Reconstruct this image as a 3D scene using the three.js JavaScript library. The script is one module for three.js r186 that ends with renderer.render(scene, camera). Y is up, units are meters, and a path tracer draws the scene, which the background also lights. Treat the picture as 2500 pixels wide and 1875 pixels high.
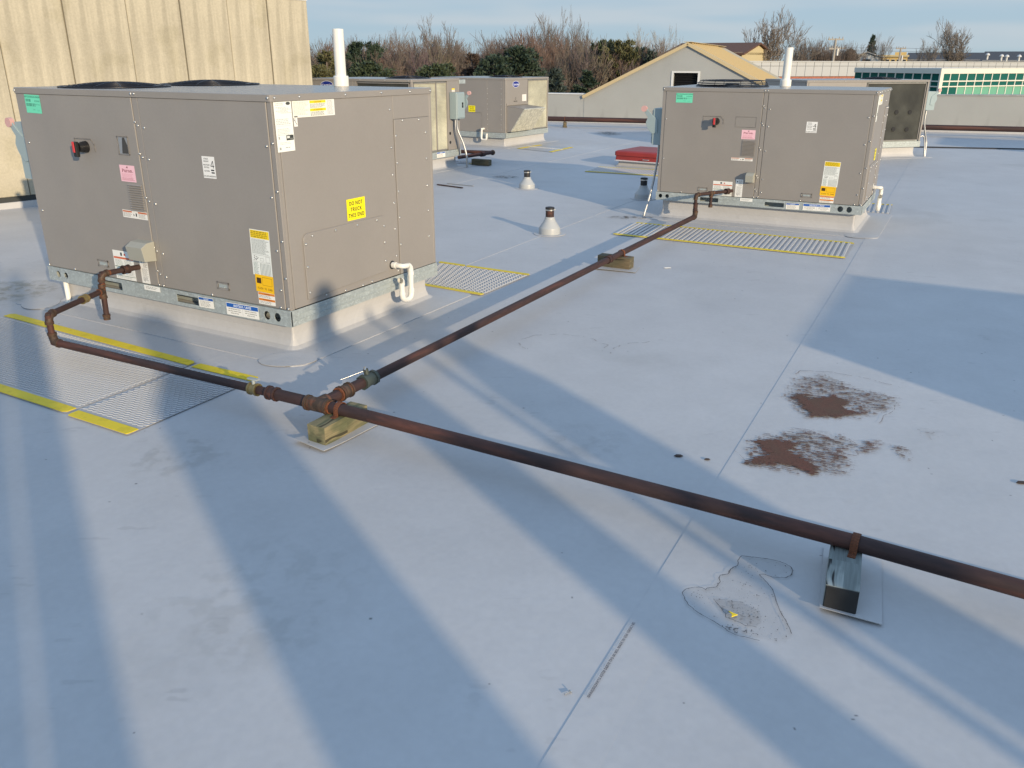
import * as THREE from 'three';
import { mergeGeometries } from 'three/addons/utils/BufferGeometryUtils.js';

// ---------------------------------------------------------------- camera, sky, sun, exposure
const scene = new THREE.Scene();
const camera = new THREE.PerspectiveCamera(49.278, 4 / 3, 0.05, 6000);
const EYE = 1.577, PITCH = 0.3683, ROLL = 0.0027, FPX = 2043.95;
camera.position.set(0, EYE, 0);
camera.rotation.set(-PITCH, 0, ROLL);
scene.add(camera);

const SUN_AZ = 30.7 * Math.PI / 180, SUN_EL = 13.4 * Math.PI / 180;
const sunDir = new THREE.Vector3(Math.sin(SUN_AZ) * Math.cos(SUN_EL), Math.sin(SUN_EL), Math.cos(SUN_AZ) * Math.cos(SUN_EL));
const sun = new THREE.DirectionalLight(new THREE.Color().setRGB(1, 0.80, 0.54), 4.5);
sun.target.position.set(0, 0, -8); sun.position.copy(sunDir).multiplyScalar(60).add(sun.target.position);
sun.castShadow = true; sun.shadow.mapSize.set(4096, 4096);
Object.assign(sun.shadow.camera, { left: -30, right: 30, top: 30, bottom: -30, near: 1, far: 160 });
scene.add(sun, sun.target);

const renderer = new THREE.WebGLRenderer({ antialias: true });
renderer.toneMapping = THREE.LinearToneMapping;
renderer.toneMappingExposure = 1.0;
renderer.shadowMap.enabled = true;

// ---------------------------------------------------------------- random numbers and noise
function rng(seed) { let a = seed >>> 0; return () => { a = (a + 0x6D2B79F5) >>> 0; let t = a; t = Math.imul(t ^ (t >>> 15), t | 1); t ^= t + Math.imul(t ^ (t >>> 7), t | 61); return ((t ^ (t >>> 14)) >>> 0) / 4294967296; }; }
const hash2 = (x, y, s) => { let h = Math.imul(x, 374761393) ^ Math.imul(y, 668265263) ^ Math.imul(s, 2147483647 & 1274126177); h = Math.imul(h ^ (h >>> 13), 1274126177); return ((h ^ (h >>> 16)) >>> 0) / 4294967296; };
function vnoise(x, y, p, s) {           // periodic value noise, period p cells
  const xi = Math.floor(x), yi = Math.floor(y), fx = x - xi, fy = y - yi;
  const u = fx * fx * (3 - 2 * fx), v = fy * fy * (3 - 2 * fy), m = (a) => ((a % p) + p) % p;
  const a = hash2(m(xi), m(yi), s), b = hash2(m(xi + 1), m(yi), s), c = hash2(m(xi), m(yi + 1), s), d = hash2(m(xi + 1), m(yi + 1), s);
  return a + (b - a) * u + (c - a) * v + (a - b - c + d) * u * v;
}
function fbm(x, y, p, oct, s) { let r = 0, a = 0.5, n = 0; for (let i = 0; i < oct; i++) { r += a * vnoise(x, y, p, s + i); n += a; x *= 2; y *= 2; p *= 2; a *= 0.5; } return r / n; }
const mix = (a, b, t) => a + (b - a) * t, clamp01 = (t) => Math.min(1, Math.max(0, t));
const smooth = (a, b, x) => { const t = clamp01((x - a) / (b - a)); return t * t * (3 - 2 * t); };

// ---------------------------------------------------------------- the sky: pale band low down, deeper blue overhead, thin cirrus streaks
function makeSky() {
  const W = 2048, H = 1024, data = new Float32Array(W * H * 4);
  for (let j = 0; j < H; j++) {
    const el = ((j + 0.5) / H - 0.5) * Math.PI, e = Math.max(0, Math.sin(el));
    const t = Math.pow(e, 0.5);
    for (let i = 0; i < W; i++) {
      const u = i / W;
      let r = mix(0.435, 0.355, t), g = mix(0.560, 0.550, t), b = mix(0.605, 0.870, t);
      if (el > -0.02) {
        const k = el * 180 / Math.PI;
        let c = fbm(u * 24 + k * 0.16, k * 0.9 + 7, 24, 4, 3) * 0.6 + fbm(u * 60 + k * 0.3, k * 2.1, 60, 3, 11) * 0.4;
        c = smooth(0.36, 0.74, c) * 0.6 * (k < 25 ? 1 : Math.exp(-(k - 25) / 25));
        r = mix(r, 0.60, c); g = mix(g, 0.645, c); b = mix(b, 0.68, c);
      }
      const o = (j * W + i) * 4; data[o] = r; data[o + 1] = g; data[o + 2] = b; data[o + 3] = 1;
    }
  }
  const t = new THREE.DataTexture(data, W, H, THREE.RGBAFormat, THREE.FloatType);
  t.mapping = THREE.EquirectangularReflectionMapping; t.magFilter = t.minFilter = THREE.LinearFilter; t.needsUpdate = true;
  return t;
}
const sky = makeSky();
scene.background = sky; scene.environment = sky;

// ---------------------------------------------------------------- pixel helpers (photograph pixels, 2500 x 1875)
const V = (x, y, z) => new THREE.Vector3(x, y, z);
function ray(px, py) { return V((px - 1250) / FPX, -(py - 937.5) / FPX, -1).applyEuler(camera.rotation); }
function gp(px, py, h = 0) { const d = ray(px, py), t = (h - EYE) / d.y; return V(d.x * t, h, d.z * t); }         // on a level h metres above the roof
// survey points were first taken with a rougher camera (eye 1.685 m, pitch 0.37): back to their pixel, then onto the level h again
function sv(x, z, h = 0) { const v = V(x, h - 1.685, z).applyQuaternion(new THREE.Quaternion().setFromEuler(new THREE.Euler(-0.37, 0, 0.002)).invert()); return gp(1250 + 2139.64 * v.x / -v.z, 937.5 - 2139.64 * v.y / -v.z, h); }
function far(px, py, dist) { const d = ray(px, py), t = dist / Math.hypot(d.x, d.z); return V(d.x * t, EYE + d.y * t, d.z * t); }   // at a level distance

// ---------------------------------------------------------------- textures
const clampTex = (t) => { t.magFilter = THREE.LinearFilter; t.minFilter = THREE.LinearMipmapLinearFilter; t.generateMipmaps = true; t.needsUpdate = true; return t; };
function dataTex(w, h, fn, srgb = true, repeat = true) {
  const d = new Uint8Array(w * h * 4);
  for (let j = 0; j < h; j++) for (let i = 0; i < w; i++) { const c = fn(i / w, j / h, i, j), o = (j * w + i) * 4; d[o] = clamp01(c[0]) * 255; d[o + 1] = clamp01(c[1]) * 255; d[o + 2] = clamp01(c[2]) * 255; d[o + 3] = (c[3] === undefined ? 1 : clamp01(c[3])) * 255; }
  const t = new THREE.DataTexture(d, w, h); if (srgb) t.colorSpace = THREE.SRGBColorSpace;
  if (repeat) t.wrapS = t.wrapT = THREE.RepeatWrapping;
  return clampTex(t);
}
function canvasTex(w, h, draw) {
  const c = document.createElement('canvas'); c.width = w; c.height = h; const g = c.getContext('2d'); draw(g, w, h);
  const t = new THREE.CanvasTexture(c); t.colorSpace = THREE.SRGBColorSpace; return clampTex(t);
}
const lin = (r, g, b) => new THREE.Color().setRGB(r, g, b);
const std = (o) => new THREE.MeshStandardMaterial(o);

// ---------------------------------------------------------------- geometry helpers
function nonIdx(g) { const r = g.index ? g.toNonIndexed() : g; for (const k of Object.keys(r.attributes)) if (!['position', 'normal', 'uv'].includes(k)) r.deleteAttribute(k); return r; }
const merge = (list) => mergeGeometries(list.map(nonIdx), false);
function box(x0, x1, y0, y1, z0, z1) { return new THREE.BoxGeometry(x1 - x0, y1 - y0, z1 - z0).translate((x0 + x1) / 2, (y0 + y1) / 2, (z0 + z1) / 2); }
function cbox(x0, x1, y0, y1, z0, z1, b = 0.003) {       // chamfered box
  const s = new THREE.Shape(); s.moveTo(x0 + b, y0 + b); s.lineTo(x1 - b, y0 + b); s.lineTo(x1 - b, y1 - b); s.lineTo(x0 + b, y1 - b); s.closePath();
  return new THREE.ExtrudeGeometry(s, { depth: Math.max(1e-4, z1 - z0 - 2 * b), bevelEnabled: true, bevelSize: b, bevelThickness: b, bevelSegments: 1, steps: 1 }).translate(0, 0, z0 + b);
}
function tube(a, b, r, n = 14, r2 = r, capped = true) {
  const d = b.clone().sub(a), len = d.length(), g = new THREE.CylinderGeometry(r2, r, len, n, 1, !capped);
  g.translate(0, len / 2, 0); g.applyQuaternion(new THREE.Quaternion().setFromUnitVectors(V(0, 1, 0), d.normalize())); return g.translate(a.x, a.y, a.z);
}
function bend(a, c, b, r, n = 12, seg = 10) { return new THREE.TubeGeometry(new THREE.QuadraticBezierCurve3(a, c, b), n, r, seg, false); }
function curve(pts, r, n = 40, seg = 8) { return new THREE.TubeGeometry(new THREE.CatmullRomCurve3(pts), n, r, seg, false); }
function loftRect(x0, x1, z0, z1, profile, cr = 0.02, capTop = true, cs = 4) {     // profile: [offset outwards, y]; rounded rectangle rings
  const ring = (o, y) => { const pts = [], r = Math.max(0.001, cr + o); for (const [cx, cz, a0] of [[x1 - cr, z1 - cr, 0], [x0 + cr, z1 - cr, 1], [x0 + cr, z0 + cr, 2], [x1 - cr, z0 + cr, 3]]) for (let k = 0; k <= cs; k++) { const a = (a0 + k / cs) * Math.PI / 2; pts.push([cx + r * Math.cos(a), y, cz + r * Math.sin(a)]); } return pts; };
  const rings = profile.map(([o, y]) => ring(o, y)), n = rings[0].length, pos = [];
  for (let i = 0; i + 1 < rings.length; i++) for (let k = 0; k < n; k++) { const a = rings[i][k], b = rings[i][(k + 1) % n], c = rings[i + 1][(k + 1) % n], d = rings[i + 1][k]; pos.push(...a, ...c, ...b, ...a, ...d, ...c); }
  if (capTop) { const t = rings[rings.length - 1], y = profile[profile.length - 1][1], m = [(x0 + x1) / 2, y, (z0 + z1) / 2]; for (let k = 0; k < n; k++) pos.push(...m, ...t[(k + 1) % n], ...t[k]); }
  const g = new THREE.BufferGeometry(); g.setAttribute('position', new THREE.Float32BufferAttribute(pos, 3)); planarUV(g); g.computeVertexNormals(); return g;
}
function planarUV(g, s = 1) { const p = g.attributes.position, uv = new Float32Array(p.count * 2); for (let i = 0; i < p.count; i++) { uv[2 * i] = (p.getX(i) + p.getY(i) * 0.37) * s; uv[2 * i + 1] = (p.getZ(i) + p.getY(i)) * s; } g.setAttribute('uv', new THREE.BufferAttribute(uv, 2)); return g; }
function boxUV(g, s = 1) {         // uv in metres by the axis each face looks along
  g = g.index ? g.toNonIndexed() : g; if (!g.attributes.normal) g.computeVertexNormals(); const p = g.attributes.position, n = g.attributes.normal, uv = new Float32Array(p.count * 2);
  for (let i = 0; i < p.count; i++) { const ax = Math.abs(n.getX(i)), ay = Math.abs(n.getY(i)), az = Math.abs(n.getZ(i)); const [u, v] = ay >= ax && ay >= az ? [p.getX(i), p.getZ(i)] : ax > az ? [p.getZ(i), p.getY(i)] : [p.getX(i), p.getY(i)]; uv[2 * i] = u * s; uv[2 * i + 1] = v * s; }
  g.setAttribute('uv', new THREE.BufferAttribute(uv, 2)); return g;
}
function polySheet(pts, y0, y1) {      // pts: [x, z] outline, a thin slab between y0 and y1
  const s = new THREE.Shape(pts.map(([x, z]) => new THREE.Vector2(x, -z)));
  return boxUV(new THREE.ExtrudeGeometry(s, { depth: y1 - y0, bevelEnabled: false }).rotateX(-Math.PI / 2).translate(0, y0, 0));
}

// ---------------------------------------------------------------- naming helpers
const taken = {};
function numbered(name) { const k = taken[name] = (taken[name] ?? -1) + 1; return k ? name + '_' + String(k).padStart(3, '0') : name; }
function mesh(name, geo, mat, parent = scene, M) { const m = new THREE.Mesh(geo, mat); m.name = parent === scene ? numbered(name) : name; if (M) m.applyMatrix4(M); parent.add(m); return m; }
function tag(o, label, category, group) { o.userData.label = label; o.userData.category = category; if (group) o.userData.group = group; return o; }
function thing(name, label, category, pos = [0, 0, 0], turn = 0, group) { const g = new THREE.Group(); g.name = numbered(name); g.position.set(...pos); g.rotation.y = turn; scene.add(g); return tag(g, label, category, group); }
function struct(name, geo, mat) { const m = mesh(name, geo, mat); m.userData.kind = 'structure'; return m; }
const stuff = (m) => { m.userData.kind = 'stuff'; return m; };
const faceM = (ox, oz, ang) => new THREE.Matrix4().makeRotationY(ang).setPosition(ox, 0, oz);
// ---------------------------------------------------------------- materials
const roofMap = dataTex(2048, 2048, (u, v) => {
  let k = 0.965 + 0.07 * (fbm(u * 6, v * 6, 6, 4, 5) - 0.5) + 0.05 * (fbm(u * 40, v * 40, 40, 3, 9) - 0.5) + 0.03 * (fbm(u * 500, v * 500, 500, 2, 17) - 0.5);
  const dirt = smooth(0.60, 0.78, fbm(u * 14, v * 14, 14, 5, 21)) * 0.05 * smooth(0.4, 0.7, fbm(u * 5, v * 5, 5, 2, 33)); k -= dirt;
  const scuff = smooth(0.735, 0.80, fbm(u * 90, v * 260, 30, 3, 41)) * smooth(0.55, 0.75, fbm(u * 20, v * 20, 20, 3, 43)) * 0.045; k -= scuff;
  const sp = hash2(Math.floor(u * 1400), Math.floor(v * 1400), 77); if (sp > 0.99985) k -= 0.35;
  return [k * 0.745, k * 0.745, k * 0.748 - dirt * 0.05];
});
const roofBump = dataTex(1024, 1024, (u, v) => { const k = 0.6 * fbm(u * 9, v * 9, 9, 3, 51) + 0.32 * fbm(u * 30, v * 30, 30, 3, 53) + 0.08 * fbm(u * 300, v * 300, 300, 2, 55); return [k, k, k]; }, false);
const roofRough = dataTex(512, 512, (u, v) => { const k = 0.52 + 0.22 * (fbm(u * 10, v * 10, 10, 4, 61) - 0.4); return [k, k, k]; }, false);
for (const t of [roofMap, roofBump, roofRough]) t.repeat.set(1 / 9, 1 / 9);
const M = {};
M.roof = std({ map: roofMap, bumpMap: roofBump, bumpScale: 0.006, roughnessMap: roofRough, roughness: 1 });
M.flash = std({ map: roofMap, roughness: 0.5, bumpMap: roofBump, bumpScale: 0.008 });
M.seam = std({ color: lin(0.47, 0.475, 0.48), roughness: 0.55 });
M.bead = std({ color: lin(0.60, 0.61, 0.61), roughness: 0.35 });
const paintMap = dataTex(512, 512, (u, v) => { const k = 1 + 0.05 * (fbm(u * 5, v * 5, 5, 4, 71) - 0.5) + 0.02 * (fbm(u * 150, v * 150, 150, 2, 73) - 0.5); return [0.565 * k, 0.548 * k, 0.530 * k]; });
paintMap.repeat.set(0.7, 0.7);
const paintBump = dataTex(256, 256, (u, v) => { const k = fbm(u * 3, v * 3, 3, 3, 81); return [k, k, k]; }, false); paintBump.repeat.set(0.8, 0.8);
M.paint = std({ map: paintMap, roughness: 0.42, metalness: 0.0, bumpMap: paintBump, bumpScale: 0.010 });
M.lid = std({ map: paintMap, roughness: 0.27, metalness: 0.0, bumpMap: paintBump, bumpScale: 0.008 });
M.core = std({ color: lin(0.05, 0.05, 0.05), roughness: 0.8 });
const galvMap = dataTex(512, 512, (u, v) => { const k = 0.95 + 0.10 * (vnoise(u * 60, v * 60, 60, 91) - 0.5) + 0.12 * (fbm(u * 8, v * 8, 8, 4, 93) - 0.5) + 0.08 * smooth(0.62, 0.75, fbm(u * 20, v * 60, 20, 3, 95)); return [0.70 * k, 0.735 * k, 0.735 * k]; });
M.galv = std({ map: galvMap, roughness: 0.48, metalness: 0.25 });
M.steel = std({ color: lin(0.62, 0.62, 0.60), roughness: 0.28, metalness: 0.9 });
M.conduit = std({ color: lin(0.42, 0.43, 0.44), roughness: 0.38, metalness: 0.6 });
M.switchgear = std({ color: lin(0.30, 0.38, 0.40), roughness: 0.42 });
M.hoodMetal = std({ color: lin(0.40, 0.40, 0.35), roughness: 0.45, metalness: 0.15 });
M.pvc = std({ color: lin(0.80, 0.79, 0.74), roughness: 0.3 });
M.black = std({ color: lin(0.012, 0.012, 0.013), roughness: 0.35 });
M.rubber = std({ color: lin(0.02, 0.02, 0.022), roughness: 0.6 });
M.red = std({ color: lin(0.55, 0.045, 0.05), roughness: 0.3 });
M.pinkRed = std({ color: lin(0.60, 0.36, 0.34), roughness: 0.6 });
M.wire = std({ color: lin(0.02, 0.022, 0.03), roughness: 0.35, metalness: 0.4 });
const coilMap = dataTex(256, 256, (u, v) => { const k = 0.86 + 0.3 * (fbm(u * 5, v * 5, 5, 4, 101) - 0.5) + 0.10 * (vnoise(u * 64, v * 2, 2, 103) - 0.5); return [0.86 * k, 0.85 * k, 0.76 * k]; });
M.slat = std({ map: coilMap, roughness: 0.5, metalness: 0.1 });
M.slatDarkShade = std({ map: dataTex(256, 256, (u, v) => { const k = 0.8 + 0.4 * (fbm(u * 6, v * 6, 6, 4, 105) - 0.5) + 0.15 * (vnoise(u * 64, v * 2, 2, 107) - 0.5); return [0.33 * k, 0.335 * k, 0.31 * k]; }), roughness: 0.5, metalness: 0.1 });  // darker slat copy for coil fronts: shade and dark fins painted in
M.coil = std({ color: lin(0.045, 0.047, 0.045), roughness: 0.6, metalness: 0.3 });
const rustMap = dataTex(512, 512, (u, v) => {
  const a = fbm(u * 5, v * 5, 5, 5, 111), b = fbm(u * 40, v * 40, 40, 3, 113), c = smooth(0.5, 0.72, fbm(u * 9, v * 3, 3, 4, 115));
  const k = 0.55 + 0.9 * (a - 0.4) + 0.5 * (b - 0.5); return [(0.245 + 0.10 * c) * (0.64 + 0.5 * k), (0.180 + 0.045 * c) * (0.64 + 0.45 * k), (0.172 + 0.018 * c) * (0.66 + 0.42 * k)];
});
const rustBump = dataTex(256, 256, (u, v) => { const k = fbm(u * 40, v * 40, 40, 3, 117); return [k, k, k]; }, false);
M.rust = std({ map: rustMap, roughness: 0.68, metalness: 0.15, bumpMap: rustBump, bumpScale: 0.0015 });
const rustBright = dataTex(256, 256, (u, v) => { const a = fbm(u * 8, v * 8, 8, 5, 121); return [0.39 + 0.3 * (a - 0.4), 0.225 + 0.2 * (a - 0.4), 0.14 + 0.12 * (a - 0.4)]; });
M.rustOrange = std({ map: rustBright, roughness: 0.75, bumpMap: rustBump, bumpScale: 0.001 });
M.fitting = std({ map: dataTex(256, 256, (u, v) => { const a = fbm(u * 8, v * 8, 8, 5, 125), b = smooth(0.5, 0.7, fbm(u * 5, v * 5, 5, 4, 127)); return [mix(0.27, 0.34, b) + 0.26 * (a - 0.45), mix(0.215, 0.21, b) + 0.2 * (a - 0.45), mix(0.17, 0.14, b) + 0.17 * (a - 0.45)]; }), roughness: 0.6, metalness: 0.15, bumpMap: rustBump, bumpScale: 0.001 });
M.brass = std({ color: lin(0.24, 0.19, 0.085), roughness: 0.45, metalness: 0.4 });
M.valve = std({ color: lin(0.06, 0.075, 0.065), roughness: 0.55, metalness: 0.2 });
function woodTex(seed, c0, c1, dark, ck) {      // u along the grain, v across
  return dataTex(512, 512, (u, v) => {
    const warp = 0.10 * fbm(u * 3, v * 3, 3, 3, seed), g = fbm(u * 3, (v + warp) * 64, 64, 3, seed + 7), f2 = fbm(u * 8, (v + warp * 0.6) * 160, 160, 2, seed + 9);
    const crack = smooth(0.70, 0.76, fbm(u * 2, (v + warp * 1.4) * 22, 22, 3, seed + 11)), alg = smooth(0.38, 0.66, fbm(u * 4, v * 7, 4, 4, seed + 13)), kn = 0.80 + 0.26 * g + 0.14 * f2;
    const f = (i) => mix(mix(c0[i], c1[i], alg) * kn, dark[i], crack * ck); return [f(0), f(1), f(2)];
  });
}
const woodBump = dataTex(512, 512, (u, v) => { const warp = 0.10 * fbm(u * 3, v * 3, 3, 3, 131), k = 0.6 * fbm(u * 3, (v + warp) * 64, 64, 3, 138) + 0.4 * fbm(u * 2, (v + warp * 1.4) * 22, 22, 3, 142); return [k, k, k]; }, false);
M.woodGreen = std({ map: woodTex(131, [0.52, 0.48, 0.36], [0.36, 0.37, 0.27], [0.16, 0.15, 0.10], 0.7), roughness: 0.85, bumpMap: woodBump, bumpScale: 0.002 });
M.woodBrown = std({ map: woodTex(151, [0.43, 0.38, 0.29], [0.35, 0.33, 0.26], [0.13, 0.11, 0.09], 0.7), roughness: 0.85, bumpMap: woodBump, bumpScale: 0.002 });
M.woodGrey = std({ map: woodTex(171, [0.62, 0.64, 0.62], [0.47, 0.50, 0.49], [0.05, 0.05, 0.05], 0.85), roughness: 0.85, bumpMap: woodBump, bumpScale: 0.003 });
M.woodChar = std({ map: dataTex(128, 128, (u, v) => { const k = 0.10 + 0.16 * fbm(u * 12, v * 12, 12, 4, 181); return [k, k, k]; }), roughness: 0.9 });
M.yellow = std({ map: dataTex(256, 256, (u, v) => { const k = 0.97 + 0.10 * (fbm(u * 8, v * 8, 8, 5, 191) - 0.5) - 0.05 * smooth(0.62, 0.75, fbm(u * 30, v * 30, 30, 3, 193)); return [0.90 * k, 0.80 * k, 0.16 * k]; }), roughness: 0.55 });
M.padGrey = std({ map: dataTex(256, 256, (u, v) => { const k = 0.97 + 0.12 * (fbm(u * 6, v * 6, 6, 5, 195) - 0.5); return [0.66 * k, 0.67 * k, 0.69 * k]; }), roughness: 0.4 });
M.padRib = std({ color: lin(0.52, 0.525, 0.53), roughness: 0.32 });
const concTex = dataTex(1024, 1024, (u, v) => {
  let k = 0.96 + 0.10 * (fbm(u * 5, v * 5, 5, 4, 201) - 0.5) + 0.08 * (fbm(u * 200, v * 200, 200, 2, 203) - 0.5);
  const run = smooth(0.52, 0.75, fbm(u * 26, v * 1.5, 2, 4, 205)) * 0.09; k -= run; const st = smooth(0.6, 0.8, fbm(u * 8, v * 8, 8, 5, 207)) * 0.03;
  return [0.745 * k - st, 0.715 * k - st, 0.635 * k - st * 1.2];
}); concTex.repeat.set(0.4, 0.4);
M.concrete = std({ map: concTex, roughness: 0.85, bumpMap: roofBump, bumpScale: 0.01 });
M.stucco = std({ map: dataTex(512, 512, (u, v) => { const k = 0.97 + 0.10 * (fbm(u * 5, v * 5, 5, 5, 211) - 0.5) - 0.05 * smooth(0.6, 0.75, fbm(u * 18, v * 3, 3, 4, 213)); return [0.625 * k, 0.635 * k, 0.63 * k]; }), roughness: 0.75 });
M.stucco.map.repeat.set(0.25, 0.25);
M.tanMetal = std({ color: lin(0.52, 0.42, 0.245), roughness: 0.45 });
M.trimWhite = std({ color: lin(0.62, 0.63, 0.63), roughness: 0.5 });
M.hatchRed = std({ map: dataTex(128, 128, (u, v) => { const k = 0.95 + 0.2 * (fbm(u * 6, v * 6, 6, 4, 221) - 0.5); return [0.60 * k, 0.205 * k, 0.195 * k]; }), roughness: 0.5 });
M.darkStrip = std({ color: lin(0.03, 0.035, 0.035), roughness: 0.6 });

// ---------------------------------------------------------------- printed labels (flat print only)
const scribble = (g, x, y, w, lines, lh, col, seed, hgt = 0.45) => { const r = rng(seed); g.fillStyle = col; for (let i = 0; i < lines; i++) { let cx = x; const end = x + w * (0.75 + 0.25 * r()); while (cx < end) { const ww = lh * (0.6 + 2 * r()); g.fillRect(cx, y + i * lh, Math.min(ww, end - cx), lh * hgt); cx += ww + lh * 0.4; } } };
const fill = (g, c, x, y, w, h) => { g.fillStyle = c; g.fillRect(x, y, w, h); };
const text = (g, s, x, y, size, col, font = 'sans-serif', weight = '', align = 'center') => { g.fillStyle = col; g.font = `${weight} ${size}px ${font}`; g.textAlign = align; g.textBaseline = 'middle'; g.fillText(s, x, y); };
const T = {};
T.green = canvasTex(256, 176, (g, w, h) => { fill(g, '#6fd8b4', 0, 0, w, h); text(g, '48TCED08A2A5-0A0A0', w / 2, 20, 25, '#2c7a60', 'sans-serif', 'bold'); fill(g, '#3f8a70', 14, 42, 84, 26); fill(g, '#3f8a70', 14, 82, 150, 30); text(g, '02796589', 200, 58, 20, '#3f8a70', 'sans-serif', 'bold'); text(g, '60P166 3', 206, 92, 18, '#3f8a70'); text(g, 'C8909', 130, 142, 15, '#3f8a70'); scribble(g, 180, 142, 50, 2, 9, '#58b898', 4); const r = rng(9); g.fillStyle = '#79dfbd'; for (let i = 0; i < 40; i++) g.fillRect(14 + r() * 150, 42, 1.5, 70); });
T.pink = canvasTex(256, 200, (g, w, h) => { fill(g, '#eec0cb', 0, 0, w, h); fill(g, '#7a3b44', 124, 14, 14, 22); fill(g, '#7a3b44', 112, 24, 12, 8); text(g, 'Puron.', w / 2, 66, 56, '#7c2732', 'serif', 'bold'); scribble(g, 26, 104, 204, 4, 12, '#d08a98', 5, 0.35); scribble(g, 16, 154, 224, 3, 12, '#a85a68', 6, 0.4); });
T.stack = canvasTex(220, 260, (g, w, h) => { fill(g, '#e9e9e6', 0, 0, w, h); text(g, '4', 172, 96, 120, '#222'); fill(g, '#222', 140, 154, 56, 16); fill(g, '#222', 144, 184, 56, 16); let y = 30; for (const s of ['STACK', 'HEIGHT', '', 'HAUTEUR', 'DE PILE', '', 'ALTURA']) { text(g, s, 68, y, 25, '#333', 'sans-serif', 'bold'); y += s ? 29 : 14; } text(g, 'DE APILAMIENTO', w / 2, 236, 25, '#333', 'sans-serif', 'bold'); });
T.longLabel = canvasTex(256, 460, (g, w, h) => { fill(g, '#e4e8e4', 0, 0, w, h); fill(g, '#f0cf18', 6, 8, w - 12, 78); scribble(g, 14, 16, w - 26, 4, 17, '#a58a08', 11, 0.6); scribble(g, 14, 96, w - 28, 15, 10, '#8d938f', 12, 0.5); fill(g, '#777', 8, 252, w - 16, 2); for (let i = 0; i < 26; i++) { const r = rng(40 + i); fill(g, '#555', 20 + r() * 60, 262 + r() * 50, 4 + 12 * r(), 4); } g.strokeStyle = '#666'; g.lineWidth = 2; g.strokeRect(112, 282, 44, 26); g.strokeRect(186, 262, 50, 54); fill(g, '#777', 8, 322, w - 16, 2); scribble(g, 16, 332, 70, 11, 11, '#8a9a94', 14, 0.5); for (let i = 0; i < 8; i++) fill(g, '#8b948f', 104 + i * 18, 332, 7, 122); });
T.orange = canvasTex(256, 180, (g, w, h) => { fill(g, '#f2bf10', 0, 0, w, h); fill(g, '#4a3208', 18, 34, 64, 58); g.strokeStyle = '#8a6408'; g.lineWidth = 3; g.strokeRect(100, 24, 132, 80); text(g, 'FLUSH TO CURB', w / 2, 142, 27, '#6b4c05', 'monospace', 'bold'); });
T.warn3 = canvasTex(256, 140, (g, w, h) => { fill(g, '#ecebe4', 0, 0, w, h); for (const y of [4, 72]) { fill(g, '#d9822b', 4, y, w - 8, 26); text(g, y < 10 ? 'WARNING' : 'AVERTISSEMENT', w / 2 + 10, y + 13, 18, '#8c4410', 'sans-serif', 'bold'); scribble(g, 12, y + 34, w - 30, 2, 15, '#8c8c86', y + 3, 0.45); } });
T.warnStrip = canvasTex(320, 72, (g, w, h) => { fill(g, '#e6e4de', 0, 0, w, h); fill(g, '#c46a3f', 4, 6, 118, 14); fill(g, '#c46a3f', 200, 6, 116, 14); scribble(g, 8, 26, 110, 4, 10, '#96938c', 31); scribble(g, 204, 26, 108, 4, 10, '#96938c', 32); fill(g, '#333', 140, 30, 9, 20); fill(g, '#333', 168, 22, 16, 30); });
T.warnA = canvasTex(256, 300, (g, w, h) => { fill(g, '#e8e9e5', 0, 0, w, h); fill(g, '#3a3a3a', 96, 18, 22, 34); fill(g, '#c0584c', 140, 26, 20, 22); fill(g, '#cf6a45', 4, 66, w - 8, 20); scribble(g, 14, 94, 106, 6, 11, '#9aa39c', 51); scribble(g, 134, 94, 108, 6, 11, '#a4a8a4', 52); fill(g, '#55705f', 6, 164, w - 12, 9); scribble(g, 14, 180, 108, 7, 11, '#9db0a2', 53); scribble(g, 134, 180, 108, 7, 11, '#a4a8a4', 54); fill(g, '#5d7566', 6, 262, w - 12, 5); scribble(g, 14, 272, 220, 2, 11, '#a4a8a4', 55); });
T.warnB = canvasTex(110, 260, (g, w, h) => { fill(g, '#e9e9e5', 0, 0, w, h); fill(g, '#444', 18, 26, 14, 18); scribble(g, 44, 16, 58, 8, 10, '#8c8c8a', 61); scribble(g, 20, 104, 80, 9, 10, '#a3a3a0', 62); scribble(g, 20, 196, 80, 4, 10, '#77777a', 63); fill(g, '#444', 26, 226, 16, 5); fill(g, '#444', 37, 226, 5, 18); });
T.railLabel = canvasTex(256, 56, (g, w, h) => { fill(g, '#e9eae6', 0, 0, w, h); scribble(g, 30, 14, 190, 2, 16, '#8d8f8b', 71, 0.4); });
T.notice1 = canvasTex(220, 112, (g, w, h) => { fill(g, '#eceae2', 0, 0, w, h); fill(g, '#1c58a8', 5, 5, w - 10, 26); text(g, 'NOTICE', w / 2, 18, 20, '#e8eef6', 'sans-serif', 'bold italic'); scribble(g, 20, 42, 160, 5, 13, '#8a8a84', 81, 0.4); });
T.notice2 = canvasTex(420, 130, (g, w, h) => { fill(g, '#ebeae4', 0, 0, w, h); fill(g, '#1b5cb0', 6, 6, w - 12, 42); text(g, 'NOTICE / AVIS', w / 2, 27, 34, '#f0f3f8', 'sans-serif', 'bold italic'); fill(g, '#999', w / 2, 54, 2, 66); let y = 64; for (const s of ['USE MINIMUM 50 INCH', 'TINE MAX LENGTH FORKS', 'FROM THIS END']) { text(g, s, w * 0.25, y, 14, '#55554f', 'sans-serif', 'bold'); y += 22; } y = 64; for (const s of ['UTILISER ALONGUEUR', 'CMF max MINIMUM 50', "POUR CE COTE"]) { text(g, s, w * 0.75, y, 14, '#55554f', 'sans-serif', 'bold'); y += 22; } });
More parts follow.
